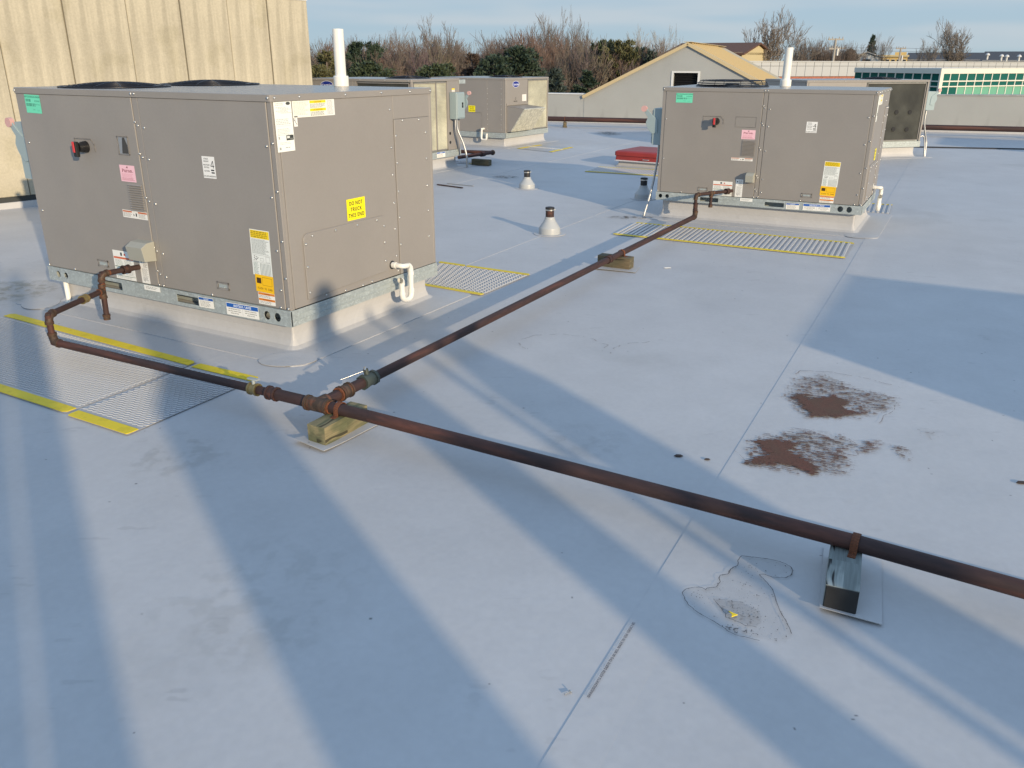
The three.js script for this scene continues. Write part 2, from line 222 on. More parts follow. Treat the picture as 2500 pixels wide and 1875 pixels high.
T.serial = canvasTex(220, 440, (g, w, h) => { fill(g, '#e9ece6', 0, 0, w, h); g.fillStyle = '#4a4d48'; g.beginPath(); g.ellipse(180, 18, 28, 14, 0, 0, 7); g.fill(); scribble(g, 22, 12, 110, 2, 13, '#b4b9b4', 91); for (let i = 0; i < 6; i++) scribble(g, 22 + 30 * (i % 3), 46 + 10 * i, 160, 1, 12, '#b9beb9', 92 + i); scribble(g, 14, 150, 190, 4, 14, '#b3b8b3', 99); fill(g, '#c4c8c4', 20, 210, 180, 3); scribble(g, 20, 236, 180, 5, 13, '#b8bcb8', 101); fill(g, '#3c3e3a', 122, 296, 92, 46); fill(g, '#d8dad4', 130, 304, 36, 20); text(g, 'LISTED', 186, 328, 13, '#c8cac4'); text(g, 'R', 34, 316, 34, '#777', 'serif', 'bold'); scribble(g, 40, 356, 150, 2, 13, '#c0c4c0', 103); fill(g, '#a8aca8', 24, 398, 24, 24); scribble(g, 100, 402, 60, 1, 13, '#8e928e', 104); });
T.caution = canvasTex(512, 150, (g, w, h) => { fill(g, '#ececdf', 0, 0, w, h); scribble(g, 12, 12, 180, 11, 11, '#b6b8ae', 111, 0.4); fill(g, '#666', 12, 134, 40, 12); for (const y of [4, 76]) { fill(g, '#f0d21c', 206, y, 196, 24); text(g, y < 10 ? 'CAUTION' : 'ATTENTION', 304, y + 12, 20, '#8a7408', 'sans-serif', 'bold'); scribble(g, 210, y + 30, 186, 4, 10, '#7c7e78', 112 + y, 0.5); } fill(g, '#e4e6e0', 408, 0, 104, h); scribble(g, 418, 10, 80, 12, 11, '#b2b5b0', 115, 0.5); });
T.triSticker = canvasTex(64, 84, (g, w, h) => { fill(g, '#e9e9e3', 0, 0, w, h); g.strokeStyle = '#333'; g.lineWidth = 6; g.beginPath(); g.moveTo(12, 20); g.lineTo(52, 66); g.stroke(); g.lineWidth = 3; g.strokeRect(8, 8, 20, 16); });
T.truck = canvasTex(340, 256, (g, w, h) => { fill(g, '#f4e60e', 0, 0, w, h); let y = 56; for (const s of ['DO NOT', 'TRUCK', 'THIS END']) { text(g, s, w / 2, y, 66, '#33331f', 'sans-serif', 'bold'); y += 72; } });
T.logo = canvasTex(512, 300, (g, w, h) => { g.fillStyle = '#e6e9f2'; g.beginPath(); g.ellipse(256, 150, 254, 148, 0, 0, 7); g.fill(); g.fillStyle = '#1b2c86'; g.beginPath(); g.ellipse(256, 150, 240, 134, 0, 0, 7); g.fill(); text(g, 'Carrier', 256, 160, 124, '#f2f4fa', 'serif', 'bold italic'); });
T.plate = canvasTex(128, 200, (g, w, h) => { fill(g, '#ecebe7', 0, 0, w, h); scribble(g, 10, 12, 108, 14, 13, '#b5b5b1', 131); });
T.subLogo = canvasTex(256, 128, (g, w, h) => { g.clearRect(0, 0, w, h); g.strokeStyle = '#4c4846'; g.lineWidth = 7; g.beginPath(); g.ellipse(120, 34, 14, 26, 0.3, 0, 7); g.stroke(); scribble(g, 50, 84, 160, 1, 28, '#4c4846', 133, 0.7); });
T.boxLabel = canvasTex(64, 128, (g, w, h) => { fill(g, '#1d2022', 0, 0, w, h); fill(g, '#9aa3a5', 14, 60, 36, 8); });
T.yellowTag = canvasTex(64, 64, (g, w, h) => { fill(g, '#f2d21a', 0, 0, w, 26); fill(g, '#e8e6dc', 0, 26, w, 38); scribble(g, 6, 32, 50, 3, 10, '#999', 141); });
T.seamPrint = canvasTex(1024, 44, (g, w, h) => { g.clearRect(0, 0, w, h); text(g, '10HH42022HH13 ASTM D6878 TPO 60 MIL MADE IN USA 15K3C1 053', w / 2, 22, 33, 'rgba(70,72,84,0.92)', 'sans-serif', 'bold'); });
const stickMats = {}; const stickMat = (k) => stickMats[k] ??= std({ map: T[k], roughness: 0.5, transparent: k === 'subLogo' || k === 'seamPrint' });
// ---------------------------------------------------------------- rooftop unit kit; local frame: x along the front, z out of the front, y up from the roof
const screwGeo = new THREE.SphereGeometry(0.0075, 7, 4, 0, Math.PI * 2, 0, Math.PI / 2).rotateX(Math.PI / 2);
function screws(root, Mx, pts, z) { stuff(mesh('screw', merge(pts.map(([x, y, zz]) => screwGeo.clone().translate(x, y, zz ?? z))), M.steel, root, Mx)); }
function sticker(root, name, Mx, key, x0, x1, y0, y1, z, turn = 0, label) {
  const g = new THREE.PlaneGeometry(x1 - x0, y1 - y0); if (turn) g.rotateZ(turn); g.translate((x0 + x1) / 2, (y0 + y1) / 2, z);
  const m = mesh(name, g, stickMat(key), root, Mx); if (label) m.userData.label = label; return m;
}
function frameStrip(pts, w, z0, z1, closed = false) {       // thin raised bead following a polyline on a face
  const list = []; for (let i = 0; i + 1 < pts.length + (closed ? 1 : 0); i++) { const [ax, ay] = pts[i], [bx, by] = pts[(i + 1) % pts.length], l = Math.hypot(bx - ax, by - ay), a = Math.atan2(by - ay, bx - ax); list.push(box(-w / 2, l + w / 2, -w / 2, w / 2, z0, z1).rotateZ(a).translate(ax, ay, 0)); } return merge(list);
}
function railShape(L, y0, y1, holes) {
  const s = new THREE.Shape(); s.moveTo(0, y0); s.lineTo(L, y0); s.lineTo(L, y1); s.lineTo(0, y1); s.closePath();
  for (const h of holes) { const p = new THREE.Path(); if (h.r) p.absellipse(h.x, h.y, h.r, h.r * 1.08, 0, Math.PI * 2, true); else { p.moveTo(h.x0, h.y0); p.lineTo(h.x0, h.y1); p.lineTo(h.x1, h.y1); p.lineTo(h.x1, h.y0); p.closePath(); } s.holes.push(p); }
  return boxUV(new THREE.ExtrudeGeometry(s, { depth: 0.004, bevelEnabled: false, curveSegments: 18 }), 2);
}
// carcass shared by every unit: curb, flashing, rails, core, corner posts, lid
function carcass(root, d) {
  const { L, W, c, rt, top } = d, z0 = -W;
  mesh('curb', planarUV(loftRect(0.055, L - 0.055, z0 + 0.055, -0.055, [[0.085, 0.001], [0.05, 0.006], [0.022, 0.022], [0.008, 0.05], [0, 0.085], [0, c - 0.004]], 0.012, true, 3)), M.flash, root);
  const fl = mesh('curb_flashing', polySheet([[-0.17, 0.19], [L + 0.15, 0.19], [L + 0.20, 0.14], [L + 0.20, z0 - 0.14], [L + 0.15, z0 - 0.19], [-0.17, z0 - 0.19]], 0.0006, 0.0042), M.flash, root);
  if (d.patches) for (const [px, pz, t] of d.patches) { const s = mesh('corner_patch', new THREE.CylinderGeometry(0.15, 0.151, 0.0022, 28).scale(1.1, 1, 0.8).rotateY(t).translate(px, 0.0056, pz), M.flash, fl); s.name = 'corner_patch'; }
  const rz = 0.012, holes = d.railHoles ?? [];
  const rail = mesh('base_rail', merge([railShape(L + 0.012, c, rt, holes).translate(-0.006, 0, rz - 0.004), boxUV(box(-0.006, L + 0.006, c - 0.003, c, -0.05, rz), 2), boxUV(box(-0.006, L + 0.006, rt - 0.003, rt, -0.03, rz - 0.0045), 2),
    boxUV(box(-0.004, L + 0.004, c + 0.024, c + 0.027, rz, rz + 0.0025), 2), boxUV(box(-0.004, L + 0.004, rt - 0.026, rt - 0.023, rz, rz + 0.0022), 2)].slice(0, holes.length ? 3 : 5)), M.galv, root);
  for (const [Mx, len] of [[faceM(L, 0, Math.PI / 2), W], [faceM(L, -W, Math.PI), L], [faceM(0, -W, -Math.PI / 2), W]]) {
    mesh('base_rail', merge([railShape(len, c, rt, Mx === null ? [] : (d.endHoles ?? [])).translate(0, 0, 0.006), boxUV(box(0.01, len - 0.01, c + 0.03, c + 0.0335, 0.010, 0.0135), 2), boxUV(box(0.01, len - 0.01, rt - 0.03, rt - 0.026, 0.010, 0.0135), 2), boxUV(box(0, len, c - 0.003, c, -0.05, 0.0065), 2)]), M.galv, root, Mx);
  }
  mesh('base_pan', box(0.09, L - 0.09, c, rt - 0.002, z0 + 0.09, -0.09), M.galv, root);
  mesh('inner_case', box(0.03, L - 0.03, rt - 0.001, top - 0.03, z0 + 0.03, -0.03), M.galv, root);
  for (const [x, z] of [[0, 0], [L, 0], [0, -W], [L, -W]]) { const sx = x ? -1 : 1, sz = z ? 1 : -1; mesh('corner_post', merge([cbox(Math.min(x, x + sx * 0.034), Math.max(x, x + sx * 0.034), rt, top - 0.034, z ? z : -0.022, z ? z + 0.022 : 0, 0.0025), cbox(x ? x - 0.022 : 0, x ? x : 0.022, rt + 0.001, top - 0.035, Math.min(z + sz * 0.022, z + sz * 0.036), Math.max(z + sz * 0.022, z + sz * 0.036), 0.002)]), M.paint, root); }
  mesh('lid', boxUV(merge([loftRect(0, L, z0, 0, [[0.002, top - 0.036], [0.008, top - 0.036], [0.0085, top - 0.003], [0.004, top]], 0.012, true, 3), box(0.01, L - 0.01, top - 0.012, top - 0.006, z0 + 0.01, -0.01)])), M.lid, root);
}
function louverStack(x0, x1, y0, y1, n, z) {
  const h = (y1 - y0) / n, s = new THREE.Shape([[0, 0], [0, -h * 0.55], [0.0085, -h * 0.72], [0.010, -h * 0.6]].map(([a, b]) => new THREE.Vector2(a, b)));
  const g = new THREE.ExtrudeGeometry(s, { depth: x1 - x0, bevelEnabled: false }).rotateY(-Math.PI / 2);
  return Array.from({ length: n }, (_, i) => g.clone().translate(x1, y1 - i * h, z));
}
function rotaryKnob(root, Mx, x, y, z) {
  const b = mesh('rotary_switch', merge([new THREE.CylinderGeometry(0.033, 0.036, 0.03, 22).rotateX(Math.PI / 2).translate(x, y, z + 0.015), new THREE.CylinderGeometry(0.027, 0.031, 0.026, 22).rotateX(Math.PI / 2).translate(x, y, z + 0.043)]), M.black, root, Mx);
  mesh('grip', merge([cbox(x - 0.017, x + 0.017, y - 0.055, y + 0.036, z + 0.056, z + 0.082, 0.006)]), M.black, b);
  mesh('red_insert', cbox(x - 0.010, x + 0.010, y - 0.028, y + 0.037, z + 0.0825, z + 0.089, 0.003), M.red, b);
}
function handleRecess(root, Mx, x0, x1, y0, y1, z) {
  const m = mesh('lift_handle', frameStrip([[x0, y0], [x1, y0], [x1, y1], [x0, y1]], 0.012, z, z + 0.004, true), M.lid, root, Mx);
  mesh('finger_recess', merge([box(x0 + 0.008, x1 - 0.008, y0 + 0.006, y1 - 0.006, z, z + 0.0012), cbox(x0 + 0.012, x1 - 0.03, y0 + 0.006, y0 + 0.012, z, z + 0.005, 0.001)]), M.galv, m);
}
// front with two access panels
function accessFront(root, d) {
  const F = faceM(0, 0, 0), { L, rt, top } = d, yb = rt + 0.003, yt = top - 0.037, f = d.f, zf = 0.004;
  const [v0, v1] = f.div;
  mesh('access_panel', boxUV(cbox(0.036, v0 - 0.002, yb, yt, -0.02, zf, 0.003)), M.paint, root, F).userData.label = 'grey access panel with the rotary switch and louvres';
  mesh('access_panel', boxUV(cbox(v1 + 0.002, L - 0.036, yb, yt, -0.02, zf, 0.003)), M.paint, root, F).userData.label = 'plain grey access panel with the stacking label';
  mesh('centre_post', boxUV(cbox(v0 + 0.001, v1 - 0.001, yb, yt, -0.02, 0.001, 0.003)), M.paint, root, F);
  sticker(root, 'routing_tag', F, 'green', f.green[0], f.green[1], f.green[2], f.green[3], zf + 0.0015, f.greenTurn ?? 0, 'mint green printed tag');
  sticker(root, 'refrigerant_label', F, 'pink', ...f.pink, zf + 0.001);
  sticker(root, 'warning_strip', F, 'warnStrip', ...f.strip, zf + 0.001, f.stripTurn ?? 0);
  sticker(root, 'stacking_label', F, 'stack', ...f.s4, zf + 0.001);
  sticker(root, 'instruction_label', F, 'longLabel', ...f.long, zf + 0.001, -0.02);
  sticker(root, 'curb_label', F, 'orange', ...f.orange, zf + 0.0015, -0.03);
  sticker(root, 'warning_label', F, 'warn3', ...f.warn, zf + 0.001);
  sticker(root, 'warning_label', F, 'warnA', ...f.lA, zf + 0.001);
  sticker(root, 'warning_label', F, 'warnB', ...f.lB, zf + 0.001);
  sticker(root, 'rail_label', F, 'railLabel', ...f.rl, 0.0152);
  sticker(root, 'notice_label', F, 'notice1', ...f.n1, 0.0154, 0.02);
  sticker(root, 'notice_label', F, 'notice2', ...f.n2, 0.0156, 0.015);
  for (const g of louverStack(f.louver[0], f.louver[1], f.louver[2], f.louver[3], 12, zf - 0.0005)) mesh('louver', g, M.paint, root, F);
  mesh('louver_backing', box(f.louver[0] - 0.006, f.louver[1] + 0.006, f.louver[2] - 0.004, f.louver[3] + 0.004, zf - 0.001, zf + 0.0006), M.paint, root, F);
  const k = f.plate; mesh('switch_plate', merge([frameStrip([[k[0], k[2]], [k[0], k[3]], [k[1] - 0.03, k[3]], [k[1], k[3] - 0.03], [k[1], k[2]]], 0.005, zf, zf + 0.003)]), M.paint, root, F);
  rotaryKnob(root, F, f.knob[0], f.knob[1], zf);
  if (f.window) { const w = f.window, fr = mesh('viewing_window', frameStrip([[w[0], w[2]], [w[1], w[2]], [w[1], w[3]], [w[0], w[3]]], 0.006, zf, zf + 0.004, true), M.paint, root, F); mesh('pane', box(w[0], w[1], w[2], w[3], zf, zf + 0.001), M.conduit, fr); mesh('torn_film', new THREE.ExtrudeGeometry(new THREE.Shape([[0.03, 0.0], [w[1] - w[0], 0.0], [w[1] - w[0] - 0.01, 0.05], [0.06, 0.1], [0.045, 0.085]].map(([a, b]) => new THREE.Vector2(a, b))), { depth: 0.001, bevelEnabled: false }).translate(w[0], w[2] + 0.006, zf + 0.0015), M.core, fr); }
  if (f.blank) { const w = f.blank; mesh('blank_cover', merge([frameStrip([[w[0], w[2]], [w[1], w[2]], [w[1], w[3]], [w[0], w[3]]], 0.003, zf, zf + 0.0015, true)]), M.paint, root, F); }
  // flue hood: a folded box open on one side
  const [h0, h1, hy0, hy1, hp] = f.hood; const hs = new THREE.Shape([[0, hy0 - 0.005], [0, hy1], [hp * 0.55, hy1 - 0.004], [hp, hy1 - 0.028], [hp * 0.86, hy0 + 0.004]].map(([a, b]) => new THREE.Vector2(a, b)));
  const hood = mesh('flue_hood', new THREE.ExtrudeGeometry(hs, { depth: h1 - h0 - 0.006, bevelEnabled: true, bevelSize: 0.0015, bevelThickness: 0.0015, bevelSegments: 1 }).rotateY(-Math.PI / 2).translate(h1, 0, 0), M.hoodMetal, root, F.clone().multiply(new THREE.Matrix4().makeTranslation(0, 0, zf)));
  mesh('screen', merge(Array.from({ length: 9 }, (_, i) => box(h0 - 0.005, h0 - 0.002, hy0 + 0.006 + i * (hy1 - hy0 - 0.02) / 9, hy0 + 0.010 + i * (hy1 - hy0 - 0.02) / 9, 0.012, hp * 0.8))), M.galv, hood);
  handleRecess(root, F, ...f.hL, zf); handleRecess(root, F, ...f.hR, zf);
  const sc = [], H = yt - yb, mid = (v0 + v1) / 2;
  for (const t of [0.14, 0.30, 0.53, 0.80, 0.93]) { sc.push([v0 + 0.008, yb + H * (1 - t) + 0.02, 0.003]); sc.push([v1 + 0.03, yb + H * (1 - t) - 0.01, zf]); sc.push([mid, yb + H * (1 - t), 0.001]); }
  for (const t of [0.27, 0.66]) sc.push([0.055, yb + H * (1 - t), zf]);
  for (const t of [0.2, 0.44, 0.7, 0.9]) { sc.push([L - 0.055, yb + H * (1 - t), zf]); sc.push([L - 0.012, yb + H * (1 - t * 0.93), 0.001]); }
  for (const x of [0.01, 0.13 * L, mid - 0.02, mid + 0.02, 0.72 * L, L - 0.07, L - 0.012]) { sc.push([x, rt + 0.012, zf]); }
  for (const x of [0.012, mid - 0.014, mid + 0.014, L - 0.012]) sc.push([x, top - 0.018, 0.0085]);
  screws(root, F, sc);
}
// duct end: two flat panels, filter door, condensate trap
function ductEnd(root, d, Mx, W, e) {
  const { rt, top } = d, yb = rt + 0.003, yt = top - 0.037, zf = 0.003, s0 = e.seam;
  mesh('end_panel', boxUV(cbox(0.037, s0 - 0.001, yb, yt, -0.02, zf, 0.002)), M.paint, root, Mx);
  mesh('end_panel', boxUV(cbox(s0 + 0.001, W - 0.037, yb, e.seamTop, -0.02, zf + 0.006, 0.002)), M.paint, root, Mx);
  mesh('end_panel', boxUV(cbox(s0 + 0.001, W - 0.037, e.seamTop + 0.001, yt, -0.02, zf, 0.0015)), M.paint, root, Mx);
  const [a, b, y0, y1] = e.door, r = 0.045, sh = new THREE.Shape(); sh.moveTo(a, y0); sh.lineTo(b, y0 + 0.02); sh.lineTo(b, y1 - 0.012); sh.lineTo(b - 0.012, y1); sh.lineTo(a + r, y1); sh.quadraticCurveTo(a, y1, a, y1 - r); sh.closePath();
  const door = mesh('filter_door', boxUV(new THREE.ExtrudeGeometry(sh, { depth: 0.008, bevelEnabled: true, bevelSize: 0.002, bevelThickness: 0.002, bevelSegments: 1, curveSegments: 8 }).translate(0, 0, zf - 0.001)), M.paint, root, Mx); door.userData.label = 'raised grey filter door with a rounded corner';
  if (e.truck) sticker(root, 'handling_sign', Mx, 'truck', ...e.truck, zf + 0.0018, 0, 'bright yellow sign with dark capitals');
  if (e.serial) { sticker(root, 'rating_plate', Mx, 'serial', ...e.serial, 0.0045, 0.01); sticker(root, 'caution_label', Mx, 'caution', ...e.caution, 0.0045); sticker(root, 'hazard_sticker', Mx, 'triSticker', e.caution[0] + 0.002, e.caution[0] + 0.03, e.caution[2] - 0.045, e.caution[2], 0.005); }
  const sc = []; for (const t of [0.1, 0.27, 0.45, 0.62, 0.8]) { sc.push([s0 + 0.01, mix(e.seamTop, yb, t), zf + 0.006]); sc.push([s0 - 0.035, mix(e.seamTop, yb, t + 0.07), zf]); sc.push([W - 0.09, mix(e.seamTop, yb, t), zf + 0.006]); }
  sc.push([s0 - 0.035, e.seamTop + 0.06, zf], [s0 + 0.084, e.seamTop - 0.01, zf + 0.006], [s0 + 0.26, e.seamTop - 0.014, zf + 0.006]);
  for (const t of [0.08, 0.35, 0.62, 0.88]) sc.push([mix(a, b, t) + 0.01, y1 - 0.018, zf + 0.010]); for (const t of [0.15, 0.5, 0.9]) { sc.push([a + 0.012, mix(y1, y0, t), zf + 0.010]); sc.push([b - 0.01, mix(y1, y0, t * 0.8) - 0.02, zf + 0.010]); }
  for (const x of [0.24, 0.41, 0.57, 0.66, 0.93]) sc.push([x * s0 + 0.05, rt + 0.02 + 0.01 * Math.sin(x * 9), zf]);
  for (const x of [0.012, 0.14, 0.40, 0.63, 0.83, 0.985]) sc.push([W * x, top - 0.018, 0.0085]);
  screws(root, Mx, sc);
  const t = e.trap; if (t) {
    const P = (x, y, z) => V(t[0] + x * (t[2] ?? 1), t[1] + y, z), r2 = 0.0165;
    const m = mesh('condensate_trap', merge([tube(P(0, 0, 0), P(0, 0, 0.05), r2), bend(P(0, 0, 0.05), P(0.0, 0, 0.085), P(0.03, -0.004, 0.085), r2), tube(P(0.03, -0.004, 0.085), P(0.055, -0.006, 0.085), r2), bend(P(0.055, -0.006, 0.085), P(0.088, -0.008, 0.085), P(0.088, -0.045, 0.085), r2 * 1.12), tube(P(0.088, -0.045, 0.085), P(0.086, -0.185, 0.085), r2),
      bend(P(0.086, -0.185, 0.085), P(0.086, -0.232, 0.085), P(0.04, -0.232, 0.085), r2 * 1.15), bend(P(0.04, -0.232, 0.085), P(-0.012, -0.232, 0.085), P(-0.012, -0.18, 0.085), r2 * 1.15), tube(P(-0.012, -0.18, 0.085), P(-0.012, -0.12, 0.085), r2), bend(P(-0.012, -0.12, 0.085), P(-0.012, -0.085, 0.087), P(-0.045, -0.083, 0.098), r2 * 1.18)]), M.pvc, root, Mx);
    for (const c of [[P(0, 0, 0.008), P(0, 0, 0.035)], [P(0.089, -0.05, 0.085), P(0.088, -0.075, 0.085)], [P(0.086, -0.165, 0.085), P(0.086, -0.19, 0.085)], [P(-0.012, -0.17, 0.085), P(-0.012, -0.19, 0.085)]]) mesh('coupling', tube(c[0], c[1], r2 * 1.24), M.pvc, m);
    mesh('grommet', new THREE.TorusGeometry(r2 * 1.4, 0.005, 6, 18).translate(P(0, 0, 0).x, P(0, 0, 0).y, 0.004), M.black, m);
  }
}
function coilPanel(root, Mx, x0, x1, y0, y1, n, label, dark) {
  const m = mesh('coil_guard', merge([box(x0 - 0.012, x0, y0, y1, -0.02, 0.006), box(x1, x1 + 0.012, y0, y1, -0.02, 0.006), box(x0, x1, y0 - 0.012, y0, -0.02, 0.006), box(x0, x1, y1, y1 + 0.012, -0.02, 0.006)]), M.paint, root, Mx); if (label) m.userData.label = label;
  mesh('coil_fins', box(x0, x1, y0, y1, -0.03, -0.016), M.coil, m);
  const list = [], h = (y1 - y0) / n; for (let i = 0; i < n; i++) list.push(boxUV(new THREE.BoxGeometry(x1 - x0, h * 0.98, 0.0015).rotateX(-0.5).translate((x0 + x1) / 2, y0 + (i + 0.5) * h, -0.007), 1)); stuff(mesh('guard_slats', merge(list), dark ? M.slatDarkShade : M.slat, m));
  return m;
}
function ellipseLogo(root, Mx, x, y, w, h, z) { const g = new THREE.CircleGeometry(0.5, 40).scale(w, h, 1).translate(x, y, z); mesh('maker_badge', g, stickMat('logo'), root, Mx).userData.label = 'blue oval badge with white lettering'; }
// safety switch with a side lever; local origin: wall face, z out of the wall
function safetySwitch(root, Mx, x, y, o) {
  const { w, h, t, side } = o, b = mesh('disconnect_switch', merge([cbox(x - w / 2, x + w / 2, y, y + h, 0.006, t, 0.006), cbox(x - w / 2 + 0.012, x + w / 2 - 0.012, y + 0.015, y + h - 0.02, t, t + 0.012, 0.005)]), M.switchgear, root, Mx); b.userData.label = 'pale blue grey electrical disconnect box';
  const sx = x + side * (w / 2 + 0.006), zz = t * 0.35;
  const sh = new THREE.Shape(); sh.moveTo(-0.035, -0.10); sh.lineTo(0.02, -0.115); sh.quadraticCurveTo(0.085, -0.07, 0.095, 0.0); sh.lineTo(0.075, 0.05); sh.lineTo(0.125, 0.115); sh.lineTo(0.10, 0.14); sh.lineTo(0.035, 0.075); sh.lineTo(-0.03, 0.03); sh.closePath();
  const g = new THREE.ExtrudeGeometry(sh, { depth: 0.006, bevelEnabled: true, bevelSize: 0.002, bevelThickness: 0.002, bevelSegments: 1 }).rotateY(-Math.PI / 2).scale(side, 1, 1).translate(sx, y + h * 0.62, zz + 0.05);
  if (side < 0) { const q = g.attributes.position.array; for (let i = 0; i < q.length; i += 9) for (let k = 0; k < 3; k++) { const w2 = q[i + 3 + k]; q[i + 3 + k] = q[i + 6 + k]; q[i + 6 + k] = w2; } g.computeVertexNormals(); }
  mesh('lever', g, M.switchgear, b);
  mesh('lever_knob', new THREE.CylinderGeometry(0.031, 0.031, 0.03, 20).rotateZ(Math.PI / 2).translate(sx - side * 0.004, y + h * 0.62 + 0.135, zz + 0.05 + 0.122), M.pinkRed, b);
  if (o.label) { sticker(root, 'rating_label', Mx, 'boxLabel', x + 0.02, x + 0.06, y + h * 0.42, y + h * 0.62, t + 0.0135); }
  return b;
}
// ---------------------------------------------------------------- ground far below the roof, falling gently away
const GROUND = -5;
{
  const pos = [], idx = [], rings = [0, 30, 60, 90, 120, 160, 220, 320, 500, 800, 1400, 2600, 5000], n = 64;
  for (const r of rings) for (let k = 0; k < n; k++) { const a = k / n * Math.PI * 2; pos.push(r * Math.cos(a), GROUND - Math.max(0, r - 140) * 0.006, r * Math.sin(a)); }
  for (let i = 0; i + 1 < rings.length; i++) for (let k = 0; k < n; k++) { const a = i * n + k, b = i * n + (k + 1) % n, c = a + n, d = b + n; idx.push(a, b, c, b, d, c); }
  const g = new THREE.BufferGeometry(); g.setAttribute('position', new THREE.Float32BufferAttribute(pos, 3)); g.setIndex(idx); planarUV(g, 0.05); g.computeVertexNormals();
  const grass = dataTex(256, 256, (u, v) => { const k = 0.8 + 0.6 * (fbm(u * 8, v * 8, 8, 5, 301) - 0.5); return [0.36 * k, 0.36 * k, 0.24 * k]; });
  struct('ground', g, std({ map: grass, roughness: 0.95, side: THREE.DoubleSide }));
}
// ---------------------------------------------------------------- the roof deck
const PA = V(0.985, 0, -24.405), PD = V(0.94019, 0, 0.34066), along = (s, y = 0, out = 0) => V(PA.x + PD.x * s - PD.z * out, y, PA.z + PD.z * s + PD.x * out);   // parapet line; out = towards the camera
{
  const a = along(-22, 0, 0.02), b = along(26, 0, 0.02);
  const roof = struct('roof_deck', polySheet([[a.x, a.z], [-22, 16], [24, 16], [b.x, b.z]], GROUND + 0.02, 0), M.roof);
  const seam = (p, q, side = 1, w = 0.13, h = 0.0018) => {
    const d = q.clone().sub(p).setY(0), l = d.length(); d.normalize(); const n = V(-d.z, 0, d.x).multiplyScalar(side);
    const s = new THREE.Shape([[0, -0.0005], [0, h], [w, 0.0002], [w, -0.0005]].map(([x, y]) => new THREE.Vector2(x, y)));
    const g = new THREE.ExtrudeGeometry(s, { depth: l, bevelEnabled: false }); const flip = V(0, 1, 0).dot(d.clone().cross(n)) < 0, dd = flip ? d.clone().negate() : d, q0 = flip ? q : p; g.applyMatrix4(new THREE.Matrix4().makeBasis(n, V(0, 1, 0), dd).setPosition(q0.x, 0, q0.z)); boxUV(g); mesh('membrane_lap', g, M.roof, roof);
  };
  const S = (a, b) => sv(a, b);
  seam(S(-0.62, -0.33), S(2.62, -6.76), 1); seam(S(2.62, -6.76), S(7.0, -15.6), 1);
  seam(S(-3.4, -2.0), S(-1.63, -4.9), 1); seam(S(-4.3, -6.2), S(-3.7, -7.05), 1);
  seam(S(-0.78, -6.3), S(1.46, -10.32), -1); seam(S(-0.85, -11.3), S(2.6, -17.3), -1); seam(S(4.9, -8), S(8.6, -15), 1);
  seam(S(-0.2, -11.15), S(0.75, -10.95), 1, 0.1, 0.003); seam(S(0.45, -9.35), S(2.1, -9.05), 1, 0.12, 0.003);
  // printed line along the lap
  { const p = sv(0.200, -1.946), q = sv(0.372, -2.285), d = q.clone().sub(p), l = d.length(); d.normalize(); const g = new THREE.PlaneGeometry(l, 0.0165).rotateX(-Math.PI / 2).rotateY(Math.atan2(-d.z, d.x)).translate((p.x + q.x) / 2 + 0.010, 0.0052, (p.z + q.z) / 2 + 0.005); mesh('printed_line', g, stickMat('seamPrint'), roof); }
  // stains: matter dried on the membrane, thin sheets just above it
  const quad = (name, x0, x1, z0, z1, y, w, h, fn, rough = 0.85) => { const t = dataTex(w, h, (u, v) => fn(mix(x0, x1, u), mix(z1, z0, v)), true, false); const g = new THREE.PlaneGeometry(x1 - x0, z1 - z0).rotateX(-Math.PI / 2).translate((x0 + x1) / 2, y, (z0 + z1) / 2); return mesh(name, g, std({ map: t, transparent: true, roughness: rough }), roof); };
  const S4 = (x, y) => { const p = gp(1750 + x * 0.33906, 850 + y * 0.33906); return [p.x, p.z]; }, S5 = (x, y) => { const p = gp(1600 + x * 0.31646, 1250 + y * 0.31646); return [p.x, p.z]; };
  const segD = (x, z, pts) => { let m = 9; for (let i = 0; i + 1 < pts.length; i++) { const [ax, az] = pts[i], [bx, bz] = pts[i + 1], t = clamp01(((x - ax) * (bx - ax) + (z - az) * (bz - az)) / ((bx - ax) ** 2 + (bz - az) ** 2 + 1e-9)); m = Math.min(m, Math.hypot(x - ax - t * (bx - ax), z - az - t * (bz - az))); } return m; };
  const inPoly = (x, z, P) => { let c = false; for (let i = 0, j = P.length - 1; i < P.length; j = i++) if ((P[i][1] > z) !== (P[j][1] > z) && x < (P[j][0] - P[i][0]) * (z - P[i][1]) / (P[j][1] - P[i][1]) + P[i][0]) c = !c; return c; };
  const field = (x, z, P) => { const d = segD(x, z, [...P, P[0]]); return inPoly(x, z, P) ? d : -d; };
  const map = (f, list) => list.map(([a, b]) => f(a, b));
  const cores = [map(S4, [[560, 350], [620, 330], [670, 370], [760, 372], [840, 345], [960, 400], [870, 430], [1010, 475], [860, 492], [700, 496], [640, 440]]), map(S4, [[285, 680], [420, 668], [570, 695], [545, 725], [490, 745], [600, 790], [725, 880], [690, 902], [560, 855], [430, 828], [250, 842], [330, 790], [380, 760]])];
  const sprays = [[map(S4, [[490, 350], [560, 230], [780, 195], [1000, 300], [1290, 360], [1290, 430], [1020, 505], [640, 505]]), 0.52], [map(S4, [[270, 660], [600, 595], [900, 640], [1010, 700], [930, 900], [700, 915], [450, 880], [240, 850]]), 0.5], [map(S4, [[1040, 750], [1110, 690], [1165, 685], [1120, 740]]), 0.42], [map(S4, [[1290, 715], [1340, 730], [1350, 800], [1300, 760]]), 0.5], [map(S4, [[1450, 580], [1600, 600], [1520, 660]]), 0.62]];
